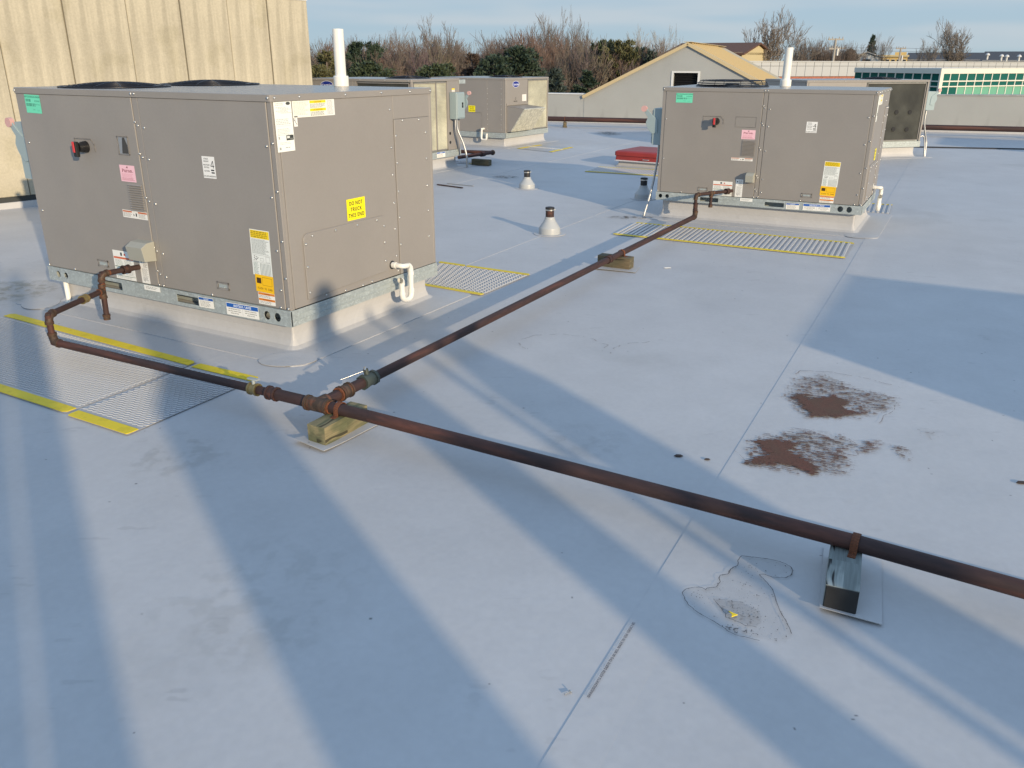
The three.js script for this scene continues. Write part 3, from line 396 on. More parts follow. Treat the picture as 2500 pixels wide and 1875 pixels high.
  const lines = [[map(S4, [[555, 190], [600, 170], [830, 178], [930, 195], [1120, 235], [1310, 290]]), 0.0022], [map(S4, [[1300, 400], [1285, 450], [1220, 495], [1170, 545]]), 0.002], [map(S4, [[885, 640], [960, 665], [1015, 695]]), 0.0015], [map(S4, [[935, 830], [985, 860], [1000, 890]]), 0.001], [map(S4, [[130, 740], [225, 840]]), 0.001]];
  quad('rust_stain', 0.76, 2.42, -4.50, -2.84, 0.0058, 1660, 1660, (x, z) => {
    const wx = x + 0.03 * (fbm(x * 9 + 40, z * 9 + 40, 997, 3, 401) - 0.5), wz = z + 0.03 * (fbm(x * 9 + 60, z * 9 + 70, 997, 3, 403) - 0.5);
    const n = fbm((x * 0.95 + z * 0.25) * 55 + 300, (z * 0.95 - x * 0.25) * 190 + 900, 4999, 3, 405); let a = 0, dust = 0;
    for (const c of cores) { const f = field(wx, wz, c); a = Math.max(a, smooth(-0.012, 0.006, f + 0.012 + 0.10 * (n - 0.5))); }
    for (const [P, th] of sprays) { const f = field(wx, wz, P); if (f > -0.05) { const e = smooth(-0.03, 0.05, f); a = Math.max(a, smooth(th + 0.13 - e * 0.13, th + 0.2 - e * 0.13, n) * 0.85 * smooth(-0.04, 0, f)); dust = Math.max(dust, 0.10 * e); } }
    for (const [P, w] of lines) { const dd = segD(wx, wz, P); a = Math.max(a, (1 - smooth(w * 0.4, w, dd)) * 0.7 * smooth(0.3, 0.5, fbm(x * 60 + 9, z * 60 + 99, 4999, 2, 407))); }
    const tone = fbm(x * 14 + 90, z * 14 + 90, 999, 3, 409), g2 = 0.85 + 0.35 * (fbm(x * 300 + 900, z * 300 + 2000, 9999, 2, 411) - 0.5);
    const al = Math.max(a, dust); return a > dust ? [mix(0.40, 0.47, tone) * g2, mix(0.31, 0.28, tone) * g2, mix(0.24, 0.225, tone) * g2, al] : [0.60, 0.56, 0.50, al];
  });
  const outl = [[map(S5, [[335, 590], [240, 602], [205, 630], [225, 680], [250, 725], [330, 790], [440, 850], [520, 900], [560, 935], [620, 960], [720, 985], [800, 1005]]), 0.0016], [map(S5, [[330, 590], [370, 600], [385, 612], [400, 595], [470, 590], [500, 550], [490, 520], [495, 498], [560, 490], [580, 450], [630, 425], [640, 405], [635, 385], [650, 360], [670, 350], [860, 372], [960, 392], [1030, 425], [1062, 460], [1050, 495], [1000, 518], [900, 512], [840, 490], [800, 492]]), 0.002], [map(S5, [[800, 492], [850, 545], [895, 600], [915, 650], [935, 710], [950, 760], [985, 820], [1015, 870], [1050, 950]]), 0.0018], [map(S5, [[445, 685], [500, 745], [545, 800], [545, 825], [640, 860], [690, 888], [780, 900]]), 0.0014], [map(S5, [[445, 683], [540, 690], [650, 705]]), 0.0008]];
  const inner = map(S5, [[445, 685], [660, 705], [800, 770], [820, 870], [760, 900], [640, 860], [545, 815]]), whole = map(S5, [[205, 630], [400, 600], [500, 540], [640, 400], [680, 355], [960, 395], [1062, 465], [900, 510], [810, 495], [915, 650], [1060, 960], [1000, 1020], [620, 960], [330, 790]]);
  quad('puddle_stain', 0.42, 1.08, -2.62, -1.94, 0.0058, 1320, 1360, (x, z) => {
    const wx = x + 0.006 * (fbm(x * 60 + 40, z * 60 + 40, 997, 3, 421) - 0.5), wz = z + 0.006 * (fbm(x * 60 + 90, z * 60 + 20, 997, 3, 423) - 0.5); let a = 0;
    for (const [P, w] of outl) { const dd = segD(wx, wz, P), br = 0.55 + 0.8 * fbm(x * 90 + 7, z * 90 + 9, 997, 2, 425); a = Math.max(a, (1 - smooth(w * 0.35 * br, w * 1.1 * br, dd)) * 0.8); }
    const f = field(wx, wz, whole); if (f > 0) { const sp = fbm(x * 170 + 5, z * 170 + 11, 4999, 2, 427); a = Math.max(a, smooth(0.80, 0.86, sp + 0.25 * smooth(0.62, 0.8, fbm(x * 16 + 3, z * 16 + 9, 997, 2, 429)) * smooth(-2.3, -2.05, z)) * 0.75, 0.05); }
    const fi = field(wx, wz, inner); if (fi > -0.004) a = Math.max(a, smooth(-0.004, 0.003, fi) * (0.16 + 0.3 * smooth(0.62, 0.72, fbm(x * 120 + 50, z * 120 + 10, 4999, 3, 431))));
    return [0.30, 0.29, 0.29, a];
  });
  const D = (x, y) => { const p = gp(x * 1.1302, y * 1.1302); return [p.x, p.z]; };
  const ring2 = [map(D, [[1128, 755], [1122, 735], [1160, 726], [1230, 724], [1285, 734], [1310, 748], [1300, 760]]), map(D, [[1318, 765], [1330, 752], [1360, 742], [1400, 740]])];
  quad('dried_ring', -0.05, 0.95, -5.15, -4.40, 0.0058, 800, 600, (x, z) => { const wx = x + 0.05 * (fbm(x * 14 + 40, z * 14 + 40, 997, 4, 441) - 0.5), wz = z + 0.05 * (fbm(x * 14 + 90, z * 14 + 20, 997, 4, 443) - 0.5); let a = 0; for (const P of ring2) a = Math.max(a, (1 - smooth(0.001, 0.006, segD(wx, wz, P))) * 0.35 * smooth(0.42, 0.6, fbm(x * 30 + 4, z * 30, 997, 3, 445))); return [0.42, 0.38, 0.36, a]; });
  // dirt by the near unit's corner and the smudge in the foreground
  const smudge = (x0, x1, z0, z1, seed, col, amt) => { const a = sv((x0 + x1) / 2, (z0 + z1) / 2), hx = (x1 - x0) / 2, hz = (z1 - z0) / 2; x0 = a.x - hx; x1 = a.x + hx; z0 = a.z - hz; z1 = a.z + hz; return quad('dirt_smudge', x0, x1, z0, z1, 0.0058, 512, 512, (x, z) => { const u = (x - x0) / (x1 - x0) * 2 - 1, v = (z - z0) / (z1 - z0) * 2 - 1, e = 1 - smooth(0.3, 1, Math.hypot(u, v) + 0.5 * (fbm(x * 6 + 50, z * 6 + 50, 997, 3, seed) - 0.5)); return [...col, e * amt * (0.25 + smooth(0.42, 0.68, fbm(x * 22 + 70, z * 22 + 70, 997, 4, seed + 3)))]; }); };
  smudge(-1.75, -1.2, -3.75, -3.2, 451, [0.46, 0.45, 0.40], 0.10);
  smudge(-4.1, -3.2, -6.6, -5.7, 455, [0.60, 0.56, 0.44], 0.28);
  smudge(-0.35, 0.15, -12.3, -11.9, 459, [0.36, 0.33, 0.30], 0.5);
  smudge(1.6, 2.3, -19.2, -17.6, 463, [0.40, 0.38, 0.36], 0.5);
  smudge(0.9, 1.7, -9.3, -9.0, 467, [0.30, 0.27, 0.25], 0.5); smudge(2.35, 2.75, -8.05, -7.9, 471, [0.22, 0.2, 0.19], 0.8);
  smudge(6.9, 7.5, -11.9, -11.6, 475, [0.2, 0.19, 0.19], 0.8); smudge(7.6, 8.1, -11.8, -11.5, 479, [0.3, 0.29, 0.29], 0.5);
  smudge(-1.2, -0.4, -2.9, -1.9, 483, [0.50, 0.50, 0.46], 0.07); smudge(0.05, 0.6, -3.9, -3.3, 487, [0.45, 0.45, 0.45], 0.07);
}
// ---------------------------------------------------------------- unit with two low fans, standing by the concrete tower
function fanGrille(root, x, z, r, top, h, raised) {
  const list = [], rings = raised ? 5 : 9, arms = raised ? 8 : 12, y = top + 0.002;
  const prof = (t) => raised ? (t < 0.86 ? h * (1 - 0.10 * (t / 0.86) ** 2) : h * 0.9 * Math.sqrt(Math.max(0, 1 - ((t - 0.86) / 0.14) ** 2))) : h * (1 - t * t);
  const g = mesh('fan_guard', new THREE.TorusGeometry(r, 0.005, 6, 48).rotateX(Math.PI / 2).translate(x, y + 0.004, z), M.wire, root);
  for (let i = 1; i < rings + 2; i++) { const t = raised ? 0.3 + 0.7 * i / (rings + 2) : i / (rings + 2); list.push(new THREE.TorusGeometry(r * t, 0.0028, 5, 44).rotateX(Math.PI / 2).translate(x, y + prof(t), z)); }
  if (raised) for (const k of [0.3, 0.6]) list.push(new THREE.TorusGeometry(r * (0.995 - 0.02 * k), 0.0028, 5, 44).rotateX(Math.PI / 2).translate(x, y + h * 0.9 * k, z));
  for (let k = 0; k < arms; k++) { const a = k / arms * Math.PI * 2, pts = []; for (let i = 0; i <= 12; i++) { const t = mix(0.12, 1, i / 12); pts.push(V(x + r * t * Math.cos(a), y + prof(t), z + r * t * Math.sin(a))); } list.push(curve(pts, 0.0032, 16, 5)); }
  stuff(mesh('guard_wires', merge(list), M.wire, g));
  mesh('painted_fan_opening', new THREE.CylinderGeometry(r * 0.97, r * 0.97, 0.002, 40).translate(x, y + 0.001, z), M.black, root);  // flat black disc: the dark of the fan opening is painted, not modelled
  mesh('fan_motor', new THREE.CylinderGeometry(0.07, 0.08, raised ? 0.03 : 0.014, 20).translate(x, y + (raised ? 0.017 : 0.009), z), M.black, root);
  for (let k = 0; k < 4; k++) mesh('fan_blade', new THREE.BoxGeometry(r * 0.78, 0.003, 0.13).rotateX(0.06).translate(r * 0.5, 0, 0).rotateY(k * Math.PI / 2 + 0.3).translate(x, y + 0.007, z), M.black, root);
}
const hA = [{ x: 0.110, y: 0.206, r: 0.021 }, { x: 0.194, y: 0.206, r: 0.020 }, { x0: 0.588, x1: 0.778, y0: 0.179, y1: 0.228 }, { x0: 1.300, x1: 1.491, y0: 0.178, y1: 0.227 }, { x: 2.062, y: 0.202, r: 0.024 }, { x: 2.144, y: 0.202, r: 0.024 }];
const A = { L: 2.234, W: 1.442, c: 0.159, rt: 0.250, top: 1.412, railHoles: hA, sw: [0.17, 0.82, 0.20], patches: [[2.29, 0.11, 0.6], [-0.02, 0.1, -0.6]],
  f: { div: [1.130, 1.184], green: [0.099, 0.257, 1.259, 1.370], greenTurn: -0.02, pink: [0.931, 1.070, 0.886, 0.984], strip: [0.893, 1.122, 0.664, 0.711], stripTurn: -0.01, s4: [1.666, 1.767, 0.954, 1.074], long: [1.977, 2.127, 0.432, 0.694], orange: [1.986, 2.126, 0.335, 0.436], warn: [1.995, 2.126, 0.264, 0.334], lA: [0.725, 0.920, 0.256, 0.442], lB: [0.976, 1.053, 0.256, 0.414], rl: [0.998, 1.150, 0.217, 0.249], n1: [1.493, 1.622, 0.176, 0.240], n2: [1.728, 1.994, 0.164, 0.240], louver: [0.985, 1.111, 0.709, 0.875], plate: [0.538, 0.724, 1.050, 1.121], knob: [0.640, 1.074], window: [0.953, 1.046, 1.047, 1.149], hood: [0.990, 1.142, 0.420, 0.535, 0.095], hL: [0.561, 0.656, 0.321, 0.354], hR: [1.668, 1.756, 0.313, 0.347] },
  e: { seam: 1.022, seamTop: 1.234, door: [0.139, 0.871, 0.288, 0.662], truck: [0.530, 0.700, 0.677, 0.804], serial: [0.012, 0.142, 1.120, 1.374], caution: [0.148, 0.484, 1.288, 1.374], trap: [0.940, 0.330, 1] } };
const yawA = -0.519, uA = V(Math.cos(yawA), 0, -Math.sin(yawA)), wA = V(-Math.sin(yawA), 0, -Math.cos(yawA));
const posA = V(-1.255, 0, -4.576).addScaledVector(uA, -A.L);
function unitAB(label, d, pos, yaw, group) {
  const r = thing('rooftop_unit', label, 'rooftop unit', [pos.x, 0, pos.z], yaw, group);
  carcass(r, d); accessFront(r, d); ductEnd(r, d, faceM(d.L, 0, Math.PI / 2), d.W, d.e);
  const LM = faceM(0, -d.W, -Math.PI / 2), BM = faceM(d.L, -d.W, Math.PI);
  coilPanel(r, LM, 0.08, d.W * 0.62, d.rt + 0.03, d.top - 0.06, 46); mesh('end_panel', boxUV(cbox(d.W * 0.62 + 0.02, d.W - 0.037, d.rt + 0.003, d.top - 0.037, -0.02, 0.003, 0.002)), M.paint, r, LM);
  mesh('back_panel', boxUV(cbox(0.037, d.L * 0.55, d.rt + 0.003, d.top - 0.037, -0.02, 0.003, 0.002)), M.paint, r, BM); coilPanel(r, BM, d.L * 0.55 + 0.02, d.L - 0.06, d.rt + 0.03, d.top - 0.06, 34);
  safetySwitch(r, LM, d.W - (d.sw?.[0] ?? 0.2), d.sw?.[1] ?? 0.80, { w: 0.20, h: 0.37, t: d.sw?.[2] ?? 0.115, side: 1 });
  return r;
}
const unitA = unitAB('large taupe rooftop unit with two flat fan guards beside the concrete tower', A, posA, yawA);
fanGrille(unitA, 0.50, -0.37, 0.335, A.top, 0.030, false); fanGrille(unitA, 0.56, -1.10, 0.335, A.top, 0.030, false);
mesh('drain_stub', merge([tube(V(0.10, 0.165, -0.03), V(0.115, 0.01, -0.02), 0.017), tube(V(0.115, 0.012, -0.02), V(0.116, 0.0, -0.02), 0.028)]), M.pvc, unitA);
// ---------------------------------------------------------------- unit with one raised fan cage
const hB = [{ x: 0.052, y: 0.229, r: 0.020 }, { x: 0.127, y: 0.229, r: 0.020 }, { x0: 0.486, x1: 0.679, y0: 0.203, y1: 0.246 }, { x0: 1.157, x1: 1.347, y0: 0.203, y1: 0.246 }, { x: 1.885, y: 0.229, r: 0.026 }, { x: 1.968, y: 0.229, r: 0.026 }];
const B = { L: 2.070, W: 1.194, c: 0.188, rt: 0.270, top: 1.330, railHoles: hB, patches: [[2.12, 0.1, 0.6]], sw: [0.16, 0.745],
  f: { div: [1.028, 1.072], green: [0.144, 0.318, 1.182, 1.274], pink: [0.847, 0.984, 0.849, 0.938], strip: [0.766, 0.984, 0.636, 0.665], s4: [1.463, 1.565, 0.934, 1.036], long: [1.676, 1.824, 0.435, 0.674], orange: [1.669, 1.814, 0.346, 0.437], warn: [1.673, 1.807, 0.279, 0.345], lA: [0.603, 0.804, 0.274, 0.421], lB: [0.837, 0.911, 0.274, 0.451], rl: [0.898, 1.026, 0.236, 0.268], n1: [1.362, 1.492, 0.193, 0.253], n2: [1.526, 1.788, 0.196, 0.260], louver: [0.864, 0.993, 0.687, 0.838], plate: [0.444, 0.653, 0.988, 1.057], knob: [0.580, 1.010], blank: [0.775, 0.978, 0.963, 1.060], hood: [0.938, 1.020, 0.432, 0.526, 0.075], hL: [0.454, 0.542, 0.312, 0.340], hR: [1.501, 1.592, 0.323, 0.351] },
  e: { seam: 0.84, seamTop: 1.15, door: [0.115, 0.72, 0.31, 0.64], truck: [0.44, 0.58, 0.66, 0.77], trap: [0.80, 0.355, 1] } };
const yawB = -0.484, uB = V(Math.cos(yawB), 0, -Math.sin(yawB)), wB = V(-Math.sin(yawB), 0, -Math.cos(yawB));
const posB = V(3.387, 0, -8.199).addScaledVector(uB, -B.L);
const unitB = unitAB('taupe rooftop unit with one raised wire fan cage, fed by the branch gas pipe', B, posB, yawB);
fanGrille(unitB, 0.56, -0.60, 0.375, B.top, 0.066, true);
mesh('conduit', merge([curve([V(-0.06, 0.755, -0.16), V(-0.065, 0.55, -0.14), V(-0.085, 0.25, -0.05), V(-0.11, 0.03, 0.05), V(-0.115, -0.01, 0.06)], 0.013, 30, 8)]), M.conduit, unitB);
{ const EM = faceM(B.L, 0, Math.PI / 2); sticker(unitB, 'rating_plate', EM, 'serial', 0.012, 0.12, 1.05, 1.285, 0.0045); sticker(unitB, 'caution_label', EM, 'caution', 0.122, 0.44, 1.195, 1.285, 0.0045); }

// ---------------------------------------------------------------- units seen from their coil side
function coilUnit(label, d, pos, yaw) {
  const r = thing('rooftop_unit', label, 'rooftop unit', [pos.x, 0, pos.z], yaw); carcass(r, d);
  const F = faceM(0, 0, 0), E = faceM(d.L, 0, Math.PI / 2), LM = faceM(0, -d.W, -Math.PI / 2), BM = faceM(d.L, -d.W, Math.PI), yb = d.rt + 0.003, yt = d.top - 0.037;
  for (const [a, b] of d.frontPanels) mesh('panel', boxUV(cbox(a + 0.001, b - 0.001, yb, yt, -0.02, 0.003, 0.002)), M.paint, r, F);
  for (const [a, b] of d.endPanels) mesh('panel', boxUV(cbox(a + 0.001, b - 0.001, yb, yt, -0.02, 0.003, 0.002)), M.paint, r, E);
  for (const c of d.frontCoils) coilPanel(r, F, c[0], c[1], d.rt + 0.03, d.top - 0.062, 52, null, true); for (const c of d.endCoils) coilPanel(r, E, c[0], c[1], d.rt + 0.03, d.top - 0.062, 52);
  mesh('panel', boxUV(cbox(0.037, d.W - 0.037, yb, yt, -0.02, 0.003, 0.002)), M.paint, r, LM); mesh('panel', boxUV(cbox(0.037, d.L - 0.037, yb, yt, -0.02, 0.003, 0.002)), M.paint, r, BM);
  const sc = []; for (const x of [0.05, 0.3, 0.5, 0.75, 0.97]) sc.push([d.L * x, d.top - 0.018, 0.0085]); screws(r, F, sc);
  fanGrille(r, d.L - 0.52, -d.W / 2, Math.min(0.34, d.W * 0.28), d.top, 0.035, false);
  return { r, F, E };
}
{
  const yaw = -0.5236, o = V(-1.453, 0, -12.766), u = V(Math.cos(yaw), 0, -Math.sin(yaw)), L = 1.885, W = 1.235;
  const { r, F, E } = coilUnit('taupe rooftop unit with oval badge and grey disconnect box, behind the two-fan unit', { L, W, c: 0.172, rt: 0.268, top: 1.325, railHoles: [], frontPanels: [[0.036, 0.80], [0.80, 0.86]], frontCoils: [[0.879, 1.83]], endPanels: [[0.90, W - 0.037]], endCoils: [[0.05, 0.588], [0.612, 0.877]] }, o.clone().addScaledVector(u, -L), yaw);
  ellipseLogo(r, F, 0.29, 1.228, 0.255, 0.122, 0.0045); sticker(r, 'notice_label', E, 'notice1', 0.56, 0.785, 0.184, 0.266, 0.0145); sticker(r, 'warning_tag', E, 'yellowTag', 1.02, 1.10, 1.13, 1.18, 0.0045);
  safetySwitch(r, E, 1.06, 0.735, { w: 0.23, h: 0.39, t: 0.135, side: 1, label: true });
  mesh('conduit', curve([V(L + 0.06, 0.75, -1.02), V(L + 0.06, 0.56, -1.02), V(L + 0.055, 0.38, -1.09), V(L + 0.02, 0.23, -1.17), V(L + 0.015, 0.19, -1.18)], 0.013, 30, 8), M.conduit, r); mesh('conduit', curve([V(L + 0.08, 0.75, -1.03), V(L + 0.085, 0.58, -1.04), V(L + 0.17, 0.36, -1.07), V(L + 0.22, 0.17, -1.08), V(L + 0.225, -0.01, -1.08)], 0.016, 30, 8), M.conduit, r);
  for (const y of [0.52, 0.385]) mesh('knockout', new THREE.CylinderGeometry(0.023, 0.023, 0.003, 16).rotateX(Math.PI / 2).translate(0.95, y, 0.0046), M.black, r, E);
  mesh('hanging_bracket', cbox(W - 0.02, W + 0.15, 1.243, 1.303, 0.0, 0.02, 0.003), M.galv, r, E);
}
{
  const yaw = -0.54, o = V(-0.139, 0, -16.938), u = V(Math.cos(yaw), 0, -Math.sin(yaw)), L = 1.75, W = 1.705;
  const d = { L, W, c: 0.172, rt: 0.265, top: 1.272, railHoles: [], frontPanels: [[0.036, L - 0.415], [L - 0.415, L - 0.09], [L - 0.09, L - 0.036]], frontCoils: [], endPanels: [[0.037, 0.84]], endCoils: [[0.861, 1.65]] };
  const { r, F, E } = coilUnit('taupe rooftop unit with a slanting intake hood, before the gable wall', d, o.clone().addScaledVector(u, -L), yaw);
  ellipseLogo(r, E, 0.38, 1.155, 0.262, 0.12, 0.0045); sticker(r, 'rating_plate', E, 'plate', 0.625, 0.783, 0.836, 0.960, 0.0045); sticker(r, 'series_mark', E, 'subLogo', 0.25, 0.50, 0.815, 0.92, 0.0045);
  sticker(r, 'handling_sign', F, 'truck', L - 0.854, L - 0.695, 0.638, 0.756, 0.0045);
  mesh('filter_door', frameStrip([[L - 0.92, 0.627], [L - 0.555, 0.627], [L - 0.543, 0.61], [L - 0.543, 0.325]], 0.006, 0.003, 0.0055), M.paint, r, F);
  const hd = 0.40, ht = 0.76, hx0 = 0.03, hx1 = 0.83, hb = 0.276;
  const hood = mesh('intake_hood', merge([cbox(hx0, hx1, -0.004, 0.004, 0, hd, 0.002).applyMatrix4(new THREE.Matrix4().makeRotationX(0.10)).translate(0, ht, 0.003), ...[hx0, hx1 - 0.004].map((x) => new THREE.ExtrudeGeometry(new THREE.Shape([[0.003, ht], [hd, ht - 0.04], [0.10, hb + 0.02], [0.003, hb]].map(([a, b]) => new THREE.Vector2(a, b))), { depth: 0.004, bevelEnabled: false }).rotateY(-Math.PI / 2).translate(x + 0.004, 0, 0))]), M.paint, r, E);
  { const a = V(0, ht - 0.046, hd - 0.006), b = V(0, hb + 0.015, 0.095), len = a.distanceTo(b), ang = Math.atan2(a.z - b.z, a.y - b.y); const foil = dataTex(256, 256, (p, q) => { const k = 0.92 + 0.2 * (vnoise(p * 40, q * 40, 40, 501) - 0.5); return [0.86 * k, 0.85 * k, 0.78 * k]; }); mesh('mesh_filter', boxUV(new THREE.BoxGeometry(hx1 - hx0 + 0.004, len, 0.02), 1).rotateX(ang).translate((hx0 + hx1) / 2, (a.y + b.y) / 2 + 0.004, (a.z + b.z) / 2 + 0.014), std({ map: foil, roughness: 0.5, metalness: 0.15, bumpMap: rustBump, bumpScale: 0.001 }), hood); }
  mesh('hood_ledge', cbox(hx0, hx1, 0.772, 0.81, 0.003, 0.02, 0.004), M.paint, r, E);
  { const P = (x, y, z) => V(L - 0.497 + x, y, z), q = 0.019; mesh('condensate_trap', merge([tube(P(0, 0.33, 0), P(0, 0.33, 0.08), q), tube(P(0, 0.33, 0.08), P(-0.01, 0.17, 0.08), q), bend(P(-0.01, 0.17, 0.08), P(-0.012, 0.125, 0.08), P(0.045, 0.13, 0.08), q), tube(P(0.045, 0.13, 0.08), P(0.08, 0.135, 0.08), q), bend(P(0.08, 0.135, 0.08), P(0.11, 0.135, 0.08), P(0.11, 0.18, 0.08), q), tube(P(0.11, 0.18, 0.08), P(0.115, 0.248, 0.08), q), new THREE.SphereGeometry(q * 1.1, 10, 8).translate(L - 0.497, 0.33, 0.08)]), M.pvc, r, F); }
  const sc = []; for (let i = 0; i < 9; i++) { sc.push([L - 0.41, 0.32 + i * 0.095, 0.003]); sc.push([L - 0.095, 0.32 + i * 0.095, 0.003]); } screws(r, F, sc);
}
{
  const yaw = 0.286, o = V(7.218, 0, -15.405), u = V(Math.cos(yaw), 0, -Math.sin(yaw)), L = 2.45, W = 1.25;
  const { r, F, E } = coilUnit('taupe rooftop unit with a dark coil face near the parapet', { L, W, c: 0.178, rt: 0.270, top: 1.292, railHoles: [], frontPanels: [[0.036, 1.17]], frontCoils: [[1.195, L - 0.075]], endPanels: [[0.8, W - 0.037]], endCoils: [[0.06, 0.78]] }, o.clone().addScaledVector(u, -L), yaw);
  for (const [x, y] of [[-0.59, 0.764], [-0.312, 0.761], [-0.598, 0.482], [-0.322, 0.473]]) mesh('coil_plug', new THREE.CylinderGeometry(0.038, 0.038, 0.006, 20).rotateX(Math.PI / 2).translate(L + x, y, 0.0005), M.black, r, F);
  safetySwitch(r, E, 0.10, 0.79, { w: 0.19, h: 0.31, t: 0.19, side: -1 });
  mesh('conduit', curve([V(L + 0.10, 0.79, -0.08), V(L + 0.09, 0.60, -0.07), V(L + 0.13, 0.42, -0.06), V(L + 0.19, 0.24, -0.05), V(L + 0.175, 0.1, -0.02), V(L + 0.17, -0.01, 0)], 0.015, 30, 8), M.conduit, r); mesh('conduit', curve([V(L + 0.01, 0.23, -0.05), V(L + 0.035, 0.34, -0.05), V(L + 0.09, 0.35, -0.04), V(L + 0.135, 0.24, -0.03), V(L + 0.135, 0.08, 0), V(L + 0.13, -0.01, 0.02)], 0.014, 30, 8), M.conduit, r);
}
// ---------------------------------------------------------------- white pipes standing on the lids
function whitePipe(label, root, x, z, y0, h, r) {
  const p = root.localToWorld(V(x, y0, z)), t = thing('vent_pipe', label, 'pipe', [p.x, p.y, p.z]);
  mesh('pipe', new THREE.LatheGeometry([[r * 0.86, 0.05], [r * 0.86, h - 0.002], [r * 0.9, h], [r * 0.98, h], [r, h - 0.003], [r, 0.05]].map(([a, b]) => new THREE.Vector2(a, b)), 28), M.pvc, t);
  mesh('coupling', new THREE.LatheGeometry([[0.001, 0], [r * 1.36, 0], [r * 1.38, 0.003], [r * 1.38, 0.062], [r * 1.30, 0.069], [r * 0.95, 0.069]].map(([a, b]) => new THREE.Vector2(a, b)), 28), M.pvc, t);
  mesh('pipe_floor', new THREE.CylinderGeometry(r * 0.86, r * 0.86, 0.004, 20).translate(0, 0.06, 0), M.pvc, t);
}
scene.updateMatrixWorld(true);
whitePipe('white plastic vent pipe standing on the lid of the two-fan unit', unitA, 1.60, -1.30, A.top, 0.360, 0.0365);
whitePipe('white plastic vent pipe on the lid of the unit with the raised fan cage', unitB, 1.05, -0.90, B.top, 0.385, 0.042);

